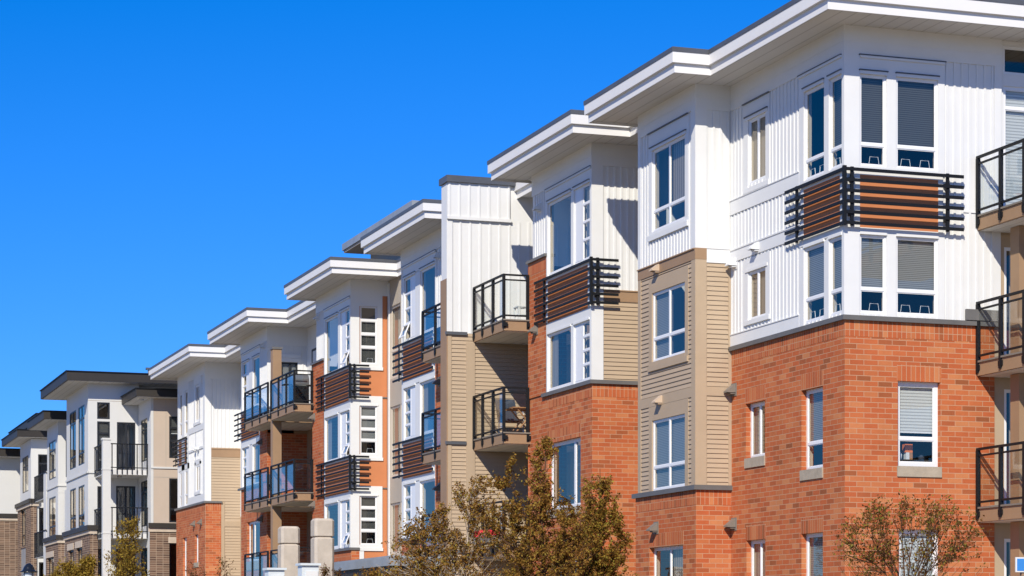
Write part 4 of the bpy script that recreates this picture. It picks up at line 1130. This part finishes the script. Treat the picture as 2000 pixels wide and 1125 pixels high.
# ================================================================== GROUND
def plane(name, m, x0, x1, y0, y1, z, kind='structure'):
    mb = MB().use(m); mb.box(x0, x1, y0, y1, z - .3, z)
    o = mb.build(name); o["kind"] = kind
    return o
mb = MB().use('ground_soil'); mb.face([(-3000, -3000, GZ - .32), (3000, -3000, GZ - .32), (3000, 3000, GZ - .32), (-3000, 3000, GZ - .32)]); o = mb.build('ground'); o["kind"] = "structure"
plane('road', 'asphalt', -6.0, 6.0, -400, 400, GZ - .13)
plane('pavement', 'pavement', 6.15, 12.0, -400, 400, GZ)
plane('kerb', 'concrete', 6.0, 6.15, -400, 400, GZ)
plane('lawn', 'lawn', 12.0, 16.0, -60, 200, GZ + .02)
plane('terrace', 'pavement', 16.0, 32.0, -60, 200, GZ + .01)
plane('far_pavement', 'pavement', -12.0, -6.15, -400, 400, GZ)
mb = MB().use('road_paint')
for i in range(-20, 40): mb.box(-.06, .06, i * 9.0, i * 9.0 + 3.0, GZ - .131, GZ - .126)
o = mb.build('road_marking'); o["kind"] = "structure"

# ================================================================== TREES AND SHRUBS
CR = (math.cos(TH), -math.sin(TH))        # to the right of the view
CF = (math.sin(TH), math.cos(TH))         # into the view
def spot(px, d):
    r = (px - 1000) / 4509.0 * d
    return CF[0] * d + CR[0] * r, CF[1] * d + CR[1] * r

def grow_tree(name, label, cat, group, base, stems, lobes, n_twigs, leaves_per, leaf, leaf_m, bark, seed, rise=0.7, twig_r=0.010, spread=0.13, trunk_r=0.05, up=0.4, side=5):
    """stems: polylines in local (right, depth, up) metres from the base. lobes: (r,d,u, rr,rd,ru, weight) ellipsoids the twigs reach into.
    every twig springs from the nearest lower point of a stem, bends upward and carries leaves on its outer part"""
    rng = random.Random(seed)
    T = thing(name, label, cat, group)
    bx, by, bz = base
    def W(q):
        return (bx + CR[0] * q[0] + CF[0] * q[1], by + CR[1] * q[0] + CF[1] * q[1], bz + q[2])
    mb = MB().use(bark)
    pts = []
    for st, r0, r1 in stems:
        pl = [Vector(p) for p in st]
        # resample with a little wobble
        out = []
        for a, b in zip(pl, pl[1:]):
            k = max(2, int((b - a).length / 0.25))
            for i in range(k):
                q = a.lerp(b, i / k)
                out.append(q + Vector((rng.gauss(0, .012), rng.gauss(0, .012), 0)))
        out.append(pl[-1])
        n = len(out)
        mb.tube([W(q) for q in out], [r0 + (r1 - r0) * i / (n - 1) for i in range(n)], 7)
        pts += [(q, r0 + (r1 - r0) * i / (n - 1)) for i, q in enumerate(out)]
    tw = MB().use(bark)
    LV = []
    wsum = sum(l[6] for l in lobes)
    for _ in range(n_twigs):
        t = rng.random() * wsum
        for l in lobes:
            t -= l[6]
            if t <= 0: break
        while True:
            u = Vector((rng.uniform(-1, 1), rng.uniform(-1, 1), rng.uniform(-1, 1)))
            if u.length <= 1: break
        rad = u.length
        if rad > 1e-3: u = u / rad * (rad ** 0.6)
        tip = Vector((l[0] + u.x * l[3], l[1] + u.y * l[4], l[2] + u.z * l[5]))
        best = None; bd = 1e9
        for q, r in pts:
            dh = math.hypot(tip.x - q.x, tip.y - q.y)
            want = tip.z - dh * rise - 0.15
            c = dh + abs(q.z - want) * 0.8
            if q.z > tip.z - 0.05: c += 2
            c *= rng.uniform(.8, 1.2)
            if c < bd: bd = c; best = (q, r)
        q, r = best
        L = (tip - q).length
        mid = q.lerp(tip, .5) + Vector((rng.gauss(0, .06) * L, rng.gauss(0, .06) * L, -up * .25 * L * rng.random()))
        seg = 6
        cv = []
        for i in range(seg + 1):
            s = i / seg
            cv.append(q * (1 - s) ** 2 + mid * (2 * s * (1 - s)) + tip * s * s)
        tr = min(r * .6, twig_r * (0.6 + L * .5))
        tw.tube([W(p) for p in cv], [tr * (1 - .8 * i / seg) for i in range(seg + 1)], 4, cap=False)
        # side shoots that carry the leaves
        for i in range(side):
            s = rng.uniform(.35, 1.0)
            p0 = q * (1 - s) ** 2 + mid * (2 * s * (1 - s)) + tip * s * s
            dv = (tip - q).normalized()
            sd_ = Vector((rng.gauss(0, 1), rng.gauss(0, 1), rng.gauss(.5, .7))).normalized()
            ln = rng.uniform(.5, 1.4) * spread
            p1 = p0 + (dv * .5 + sd_).normalized() * ln
            tw.tube([W(p0), W(p1)], [tr * .35, tr * .15], 3, cap=False)
            m = int(leaves_per / side * rng.uniform(.4, 1.6))
            for _k in range(m):
                f = rng.random()
                c = p0.lerp(p1, f) + Vector((rng.gauss(0, spread * .22), rng.gauss(0, spread * .22), rng.gauss(0, spread * .22)))
                LV.append(c)
    mb.build('trunk', T); tw.build('twigs', T)
    n = len(LV)
    rs = np.random.RandomState(seed)
    C = np.array([W(c) for c in LV])
    a = rs.normal(size=(n, 3)); a /= np.linalg.norm(a, axis=1)[:, None]
    b = rs.normal(size=(n, 3)); b -= a * (a * b).sum(1)[:, None]; b /= np.linalg.norm(b, axis=1)[:, None]
    nn = np.cross(a, b)
    s = leaf * rs.uniform(.6, 1.35, size=(n, 1))
    # each leaf is a folded blade of two triangles pairs: stem, left edge, tip, right edge
    v = np.stack([C - a * s * .5, C + b * s * .30 + nn * s * .08, C + a * s * .55, C - b * s * .30 + nn * s * .08], axis=1).reshape(-1, 3)
    me = bpy.data.meshes.new('crown')
    f = np.arange(4 * n).reshape(-1, 4)
    me.from_pydata(v.tolist(), [], f.tolist())
    me.materials.append(M[leaf_m])
    me.update()
    o = bpy.data.objects.new('crown', me); col.objects.link(o); o.parent = T
    return T

def treepx(name, label, cat, group, px, d, lobes_px, stems_px, **kw):
    """a tree standing at distance d; its proportions given in photo pixels and turned into metres at that distance"""
    k = d / 4509.0
    x, y = spot(px, d)
    lb = [((a - px) * k, dd, (1240 - b) * k - GZ, rx * k, rx * k * .8 if rd is None else rd, ry * k, w_) for (a, b, rx, ry, dd, rd, w_) in lobes_px]
    st = [([((a - px) * k, dd, (1240 - b) * k - GZ) for a, b, dd in pl], r0, r1) for pl, r0, r1 in stems_px]
    return grow_tree(name, label, cat, group, (x, y, GZ), st, lb, **kw)

by = lambda d: 1240 - GZ * 4509 / d      # pixel row of the ground at that distance
d = 47
treepx('bronze_tree', 'tallest bronze-leaved young tree with a pointed leader, before the brick pier and tan siding', 'tree', 'young bronze-leaved trees along the building', 1060, d,
       [(1066, 930, 26, 90, 0, None, .55), (1060, 1040, 75, 90, 0, None, 1.2), (1000, 1075, 80, 75, .1, None, 1.0), (1085, 1120, 90, 80, -.1, None, 1.2), (980, 985, 60, 55, .1, None, .7), (1010, 1170, 110, 70, 0, None, 1.0), (1125, 1050, 40, 70, 0, None, .7), (1020, 915, 30, 40, .1, None, .3)],
       [([(1060, by(d), 0), (1062, 1150, 0), (1058, 1000, 0), (1068, 850, 0)], .07, .008), ([(1060, 1180, 0), (1010, 1080, .1), (985, 960, .15)], .03, .006), ([(1060, 1160, 0), (1100, 1060, -.1), (1110, 980, -.1)], .03, .006)],
       n_twigs=430, leaves_per=56, leaf=.056, leaf_m='leaf_bronze', bark='bark_brown', seed=3)
d = 49
treepx('bronze_tree', 'wide loose bronze-leaved tree before the fin wall, its branches reaching out to the grey canopy', 'tree', 'young bronze-leaved trees along the building', 900, d,
       [(905, 1035, 75, 70, 0, None, 1.2), (845, 1060, 60, 70, .1, None, .9), (785, 1075, 40, 42, .15, None, .45), (815, 1020, 40, 35, .1, None, .3), (900, 1120, 110, 60, 0, None, 1.3), (930, 965, 45, 40, 0, None, .45), (775, 1110, 45, 30, 0, None, .35)],
       [([(900, by(d), 0), (902, 1140, 0), (915, 1040, 0), (925, 950, 0)], .06, .007), ([(900, 1190, 0), (850, 1110, .1), (800, 1045, .15)], .03, .005), ([(902, 1150, 0), (865, 1070, .1), (850, 990, .1)], .025, .005)],
       n_twigs=350, leaves_per=45, leaf=.056, leaf_m='leaf_bronze', bark='bark_pale', seed=11)
d = 48.2
treepx('bronze_tree', 'greenish bronze young tree closest to the tan corner bay, nearest the brick end wall', 'tree', 'young bronze-leaved trees along the building', 1175, d,
       [(1170, 985, 42, 70, 0, None, .6), (1176, 1055, 64, 75, 0, None, 1.2), (1130, 1085, 62, 70, 0, None, 1.0), (1120, 1000, 40, 40, 0, None, .3), (1195, 1130, 45, 60, 0, None, .8), (1165, 1180, 80, 60, 0, None, .8)],
       [([(1175, by(d), 0), (1176, 1140, 0), (1172, 1020, 0), (1172, 915, 0)], .055, .006), ([(1176, 1170, 0), (1205, 1080, 0), (1212, 1020, 0)], .022, .005)],
       n_twigs=360, leaves_per=56, leaf=.056, leaf_m='leaf_olive', bark='bark_brown', seed=19)
d = 36.0
treepx('vase_tree', 'small sparse vase-shaped tree with many thin stems before the brick end wall', 'tree', None, 1772, d,
       [(1775, 1030, 140, 66, 0, None, 1.0), (1688, 1058, 72, 58, 0, .5, .55), (1858, 1048, 76, 64, 0, .5, .6), (1770, 1095, 120, 45, 0, None, .5), (1742, 990, 66, 32, 0, None, .4), (1830, 995, 60, 30, 0, None, .3), (1880, 1100, 45, 40, 0, .4, .25), (1670, 1100, 40, 40, 0, .4, .2)],
       [([(1772, by(d), 0), (1770, 1180, 0)], .05, .035)] +
       [([(1770 + i * .8, 1195, 0), (1770 + i * 9, 1120, j * .12), (1770 + i * 20, 1060 + abs(i) * 4, j * .3), (1770 + i * 27, 1010 + abs(i) * 8, j * .42)], .017, .004) for i, j in ((-4.5, .2), (-3, -.6), (-1.6, .7), (-.5, -.3), (.6, .6), (1.8, -.6), (3, .5), (4.4, -.1))],
       n_twigs=420, leaves_per=15, leaf=.046, leaf_m='leaf_spring', bark='bark_brown', seed=5, spread=.12, twig_r=.006, rise=1.1)
d = 80.0
treepx('young_tree', 'slender golden green sapling before the white column and black railings', 'tree', None, 243, d,
       [(250, 1045, 24, 38, 0, None, .5), (245, 1090, 45, 36, 0, None, 1.0), (235, 1130, 58, 35, 0, None, 1.0), (262, 1030, 14, 16, 0, None, .15)],
       [([(243, by(d), 0), (243, 1120, 0), (247, 1060, 0), (252, 1010, 0)], .06, .008)],
       n_twigs=170, leaves_per=34, leaf=.075, leaf_m='leaf_gold', bark='bark_brown', seed=8, spread=.2)
d = 84.0
treepx('shrub', 'golden green shrub at the brown brick base, beside the black lantern', 'shrub', None, 150, d,
       [(130, 1118, 24, 20, 0, None, .7), (172, 1112, 22, 22, 0, None, .8), (150, 1150, 55, 34, 0, None, 1.0), (85, 1135, 12, 10, 0, None, .2)],
       [([(150, by(d), 0), (150, 1150, 0), (172, 1100, 0)], .05, .008), ([(150, 1190, 0), (128, 1110, 0)], .03, .008), ([(148, 1200, 0), (90, 1130, 0)], .03, .008)],
       n_twigs=190, leaves_per=42, leaf=.085, leaf_m='leaf_gold', bark='bark_brown', seed=9, spread=.2)
d = 78.0
treepx('bare_shrub', 'thin reddish twiggy shrub before the far red brick corner', 'shrub', None, 405, d,
       [(385, 1115, 25, 16, 0, None, .7), (440, 1110, 22, 22, 0, None, .6), (410, 1140, 50, 22, 0, None, .6)],
       [([(405, by(d), 0), (405, 1150, 0), (398, 1105, 0)], .03, .006), ([(405, 1190, 0), (440, 1095, 0)], .02, .005), ([(404, 1190, 0), (370, 1110, 0)], .02, .005)],
       n_twigs=60, leaves_per=12, leaf=.06, leaf_m='leaf_rust', bark='bark_brown', seed=13, spread=.16)
d = 58.0
treepx('bare_shrub', 'rust red upright shrub at the foot of the taller looking concrete pillar', 'shrub', None, 648, d,
       [(650, 1125, 16, 16, 0, None, 1.0), (632, 1122, 8, 18, 0, None, .5), (662, 1122, 8, 16, 0, None, .4), (690, 1122, 25, 10, 0, None, .5)],
       [([(648, by(d), 0), (648, 1150, 0), (650, 1100, 0)], .02, .005), ([(647, 1190, 0), (632, 1105, 0)], .012, .004), ([(648, 1190, 0), (664, 1108, 0)], .012, .004)],
       n_twigs=70, leaves_per=14, leaf=.05, leaf_m='leaf_rust', bark='bark_brown', seed=17, spread=.1)
d = 56.0
treepx('shrub', 'low brown shrub below the grey metal canopy', 'shrub', None, 740, d,
       [(730, 1128, 40, 14, 0, None, 1.0), (775, 1122, 25, 16, 0, None, .6), (740, 1160, 70, 25, 0, None, .8)],
       [([(740, by(d), 0), (740, 1150, 0), (735, 1120, 0)], .03, .006), ([(740, 1200, 0), (775, 1120, 0)], .02, .005)],
       n_twigs=110, leaves_per=42, leaf=.06, leaf_m='leaf_bronze', bark='bark_brown', seed=23, spread=.14)

# ================================================================== THINGS ON THE GROUND
def bevel_pillar(name, label, x, y, zt, wd, group):
    T = thing(name, label, 'pillar', group)
    h = wd / 2; c = .07
    def ring(w_, z): return [(x - w_ + c, y - w_, z), (x + w_ - c, y - w_, z), (x + w_, y - w_ + c, z), (x + w_, y + w_ - c, z), (x + w_ - c, y + w_, z), (x - w_ + c, y + w_, z), (x - w_, y + w_ - c, z), (x - w_, y - w_ + c, z)]
    def stack(mb, rings):
        for a, b in zip(rings, rings[1:]):
            for i in range(8): mb.face([a[i], a[(i + 1) % 8], b[(i + 1) % 8], b[i]])
        mb.face(rings[-1]); mb.face(rings[0][::-1])
    mb = MB().use('concrete'); stack(mb, [ring(h, GZ), ring(h, zt - .56), ring(h - .05, zt - .51)]); mb.build('shaft', T)
    mb = MB().use('concrete'); stack(mb, [ring(h - .045, zt - .505), ring(h, zt - .48), ring(h, zt - .06), ring(h - .05, zt)]); mb.build('cap', T)
    return T
bevel_pillar('gate_pillar', 'square pale concrete pillar with a chamfered cap before the black balconies', 15.62, 65.9, 3.16, .56, 'concrete pillars')
bevel_pillar('gate_pillar', 'square pale concrete pillar with a chamfered cap before the white bay window', 15.62, 61.9, 3.2, .56, 'concrete pillars')
def cabinet(label, px0, px1, ytop, d):
    T = thing('utility_cabinet', label, 'cabinet', 'pale metal cabinets')
    x, y = spot((px0 + px1) / 2, d)
    k = d / 4509.0
    wd = (px1 - px0) * k * .8; zt = (1240 - ytop) * k
    mb = MB().use('pale_metal')
    mb.box(x - wd / 2, x + wd / 2, y, y + .45, GZ, zt - .06)
    mb.build('body', T)
    mb = MB().use('pale_metal'); mb.box(x - wd / 2 - .05, x + wd / 2 + .05, y - .06, y + .5, zt - .059, zt); mb.build('lid', T)
    mb = MB().use('white_trim'); mb.box(x - wd / 2 + .1, x + wd / 2 - .02, y - .02, y - .001, GZ + .3, zt - .2); mb.build('door', T)
    mb = MB().use('steel'); mb.tube([(x + wd / 2 - .08, y - .05, zt - .7), (x + wd / 2 - .08, y - .05, zt - .55)], [.012, .012], 6); mb.build('handle', T)
cabinet('lower pale metal cabinet before the left concrete pillar', 520, 560, 1109, 62.0)
cabinet('higher pale metal cabinet with a lid, between the two concrete pillars', 585, 627, 1100, 59.0)

T = thing('street_lamp', 'black lantern street lamp with a flared hood before the brown brick wall', 'street lamp')
d = 72.0
lx, ly = spot(56.5, d)
zt = (1240 - 1100) * d / 4509
mb = MB().use('lamp_black'); mb.lathe((lx, ly, zt), [(0, 0), (.05, -.01), (.085, -.04), (.13, -.08), (.17, -.15), (.185, -.2), (.22, -.235), (.285, -.265), (.28, -.28), (.15, -.27)], 28); mb.build('hood', T, smooth=True)
mb = MB().use('glass_frost'); mb.lathe((lx, ly, zt), [(.15, -.27), (.17, -.33), (.15, -.55), (.09, -.62)], 20); mb.build('lantern_glass', T, smooth=True)
mb = MB().use('lamp_black'); mb.lathe((lx, ly, zt), [(.09, -.62), (.13, -.66), (.06, -.74), (.05, -.9), (.055, -1.0)], 18); mb.lathe((lx, ly, GZ), [(.2, 0), (.2, .1), (.12, .2), (.09, .7), (.06, .8), (.05, zt - GZ - .99)], 18)
mb.build('post', T, smooth=True)
mb = MB().use('lamp_black')
for i in range(4):
    t = i * math.pi / 2 + .5
    mb.tube([(lx + .175 * math.cos(t), ly + .175 * math.sin(t), zt - .27), (lx + .18 * math.cos(t), ly + .18 * math.sin(t), zt - .34), (lx + .1 * math.cos(t), ly + .1 * math.sin(t), zt - .63)], [.012] * 3, 5)
mb.build('cage', T)

# ================================================================== THINGS ON THE BALCONIES AND SILLS
def barbecue(x, y, z):
    T = thing('barbecue', 'black and steel gas barbecue on the top double balcony', 'barbecue')
    mb = MB().use('black_metal'); mb.box(x - .3, x + .3, y - .22, y + .22, z + .1, z + .72)
    for dx in (-.27, .27):
        for dy in (-.19, .19): mb.tube([(x + dx, y + dy, z), (x + dx, y + dy, z + .1)], [.03, .03], 8)
    mb.build('cart', T)
    mb = MB().use('steel')
    pr = [(-.25, .76), (.25, .76), (.25, .95), (.16, 1.08), (0, 1.13), (-.16, 1.08), (-.25, .95)]
    L = [(x - .3, y + a, z + b) for a, b in pr]; Rr = [(x + .3, y + a, z + b) for a, b in pr]
    mb.face(L); mb.face(Rr[::-1])
    for i in range(len(pr)): mb.face([L[i], L[(i + 1) % len(pr)], Rr[(i + 1) % len(pr)], Rr[i]])
    mb.build('lid', T)
    mb = MB().use('steel'); mb.tube([(x - .2, y - .29, z + .9), (x + .2, y - .29, z + .9)], [.018, .018], 8); mb.build('handle', T)
    for s in (-1, 1):
        mb = MB().use('black_metal'); mb.box(x + s * .31, x + s * .58, y - .2, y + .2, z + .74, z + .77); mb.build('side_shelf', T)
    mb = MB().use('black_metal')
    for i in range(3): mb.lathe((x - .15 + i * .15, y - .225, z + .66), [(0, -.02), (.03, -.02), (.03, .02), (0, .02)], 10)
    mb.build('knob', T)
barbecue(19.0, 78.6, 7.95)

def chair(label, x, y, z, m, lean=.25, group=None, name='patio_chair'):
    T = thing(name, label, 'chair', group)
    mb = MB().use(m); mb.box(x - .27, x + .27, y - .25, y + .25, z + .38, z + .43); mb.build('seat', T)
    mb = MB().use(m)
    a = [(x - .27, y + .25, z + .43), (x + .27, y + .25, z + .43), (x + .27, y + .25 + lean, z + 1.0), (x - .27, y + .25 + lean, z + 1.0)]
    b = [(p[0], p[1] + .035, p[2]) for p in a]
    mb.face(a); mb.face(b[::-1])
    for i in range(4): mb.face([a[i], a[(i + 1) % 4], b[(i + 1) % 4], b[i]])
    mb.build('backrest', T)
    for dx in (-.25, .25):
        for dy in (-.22, .22):
            mb = MB().use('steel'); mb.tube([(x + dx, y + dy * 1.15, z), (x + dx, y + dy, z + .38)], [.014, .014], 6); mb.build('leg', T)
        mb = MB().use('steel'); mb.tube([(x + dx, y - .24, z + .4), (x + dx, y - .22, z + .63), (x + dx, y + .3, z + .63)], [.016] * 3, 6); mb.build('armrest', T)
    return T
chair('navy fabric folding chair on the balcony with the wooden table', 19.1, 56.0, 5.085, 'navy_fabric')
chair('white chair on the top double balcony, left of the brown column', 18.95, 83.2, 7.945, 'white_plastic')
chair('navy chair on the double balcony, one floor above the concrete pillars', 19.1, 82.6, 4.9, 'navy_fabric')
T = thing('patio_table', 'wooden folding table on the balcony with the navy chair', 'table')
x, y, z = 19.15, 55.15, 5.085
mb = MB().use('wood')
for i in range(5): mb.box(x - .4 + i * .162, x - .4 + i * .162 + .15, y - .3, y + .3, z + .62, z + .645)
mb.box(x - .4, x + .4, y - .25, y - .21, z + .59, z + .619); mb.box(x - .4, x + .4, y + .21, y + .25, z + .59, z + .619)
mb.build('tabletop', T)
for s in (-1, 1):
    for yy in (-.24, .24):
        mb = MB().use('wood'); mb.tube([(x - s * .3, y + yy, z), (x + s * .25, y + yy, z + .6)], [.022, .022], 6); mb.build('leg', T)
T = thing('plant_stand', 'small white slatted stand on the top balcony beside the brick pier', 'stand')
x, y, z = 19.25, 55.2, 7.915
mb = MB().use('white_plastic')
for i in range(4): mb.box(x - .3 + i * .16, x - .3 + i * .16 + .12, y - .18, y + .18, z + .36, z + .385)
mb.build('top', T)
mb = MB().use('white_plastic'); mb.box(x - .28, x + .3, y - .16, y + .16, z + .16, z + .18); mb.build('shelf', T)
for dx in (-.27, .27):
    for dy in (-.15, .15):
        mb = MB().use('white_plastic'); mb.box(x + dx - .02, x + dx + .02, y + dy - .02, y + dy + .02, z, z + .36); mb.build('leg', T)
T = thing('flower_box', 'long box of red flowers on the lowest balcony railing behind the bronze trees', 'flower box')
mb = MB().use('hood_grey'); mb.box(18.2, 18.45, 54.95, 56.4, 2.33, 2.5); mb.build('box', T)
mb = MB().use('red_flower')
rg = random.Random(4)
for i in range(220):
    c = Vector((18.32 + rg.uniform(-.13, .13), rg.uniform(54.95, 56.4), 2.5 + rg.uniform(0, .14)))
    u = Vector((rg.gauss(0, 1), rg.gauss(0, 1), rg.gauss(0, 1))).normalized() * .035; v = u.orthogonal().normalized() * .035
    mb.face([c - u - v, c + u - v, c + u + v, c - u + v])
mb.build('flowers', T)
# things standing behind the large window of the brick end wall
T = thing('orange_box', 'small orange and white carton on the sill of the brick wall window', 'carton')
mb = MB().use('box_orange'); mb.box(21.44, 21.6, YK + .3, YK + .42, 3.5, 3.66); mb.build('top', T)
mb = MB().use('white_trim'); mb.box(21.46, 21.53, YK + .3, YK + .4, 3.36, 3.499); mb.use('wood'); mb.box(21.532, 21.6, YK + .3, YK + .4, 3.36, 3.499); mb.build('base', T)
T = thing('interior_shelf', 'narrow dark shelf behind the brick wall window under the orange carton', 'shelf')
mb = MB().use('room'); mb.box(21.18, 21.98, YK + .24, YK + .5, 3.3, 3.36); mb.build('board', T)
for i, (x, r_, h_, m_) in enumerate(((21.25, .05, .2, 'steel'), (21.36, .04, .15, 'white_plastic'), (21.82, .06, .1, 'navy_fabric'))):
    o = MB().use(m_); o.lathe((x, YK + .36, 3.36), [(0, 0), (r_, 0), (r_, h_ * .7), (r_ * .5, h_ * .85), (r_ * .5, h_), (0, h_)], 12)
    o = o.build('jar', None, smooth=True)
    o['label'] = ('grey jar on the shelf behind the brick wall window, nearest the left frame', 'white jar on the shelf between the grey jar and orange carton', 'squat navy jar on the shelf right of the orange carton')[i]
    o['category'] = 'jar'; o['group'] = 'jars behind the brick wall window'
# blue sign fixed to a post beside the lowest balcony
T = thing('sign', 'blue sign with a white border under the lowest balcony', 'sign')
sx, sy = spot(1997, 40.2)
zc = (1240 - 1103) * 40.2 / 4509
mb = MB().use('white_trim'); mb.box(sx - .14, sx + .18, sy - .012, sy + .012, zc - .13, zc + .13); mb.build('board', T)
mb = MB().use('sign_blue'); mb.box(sx - .115, sx + .155, sy - .018, sy - .0125, zc - .105, zc + .105); mb.build('face', T)
mb = MB().use('brown_trim'); mb.box(sx + .0, sx + .08, sy + .013, sy + .09, GZ, zc + .1); mb.build('post', T)
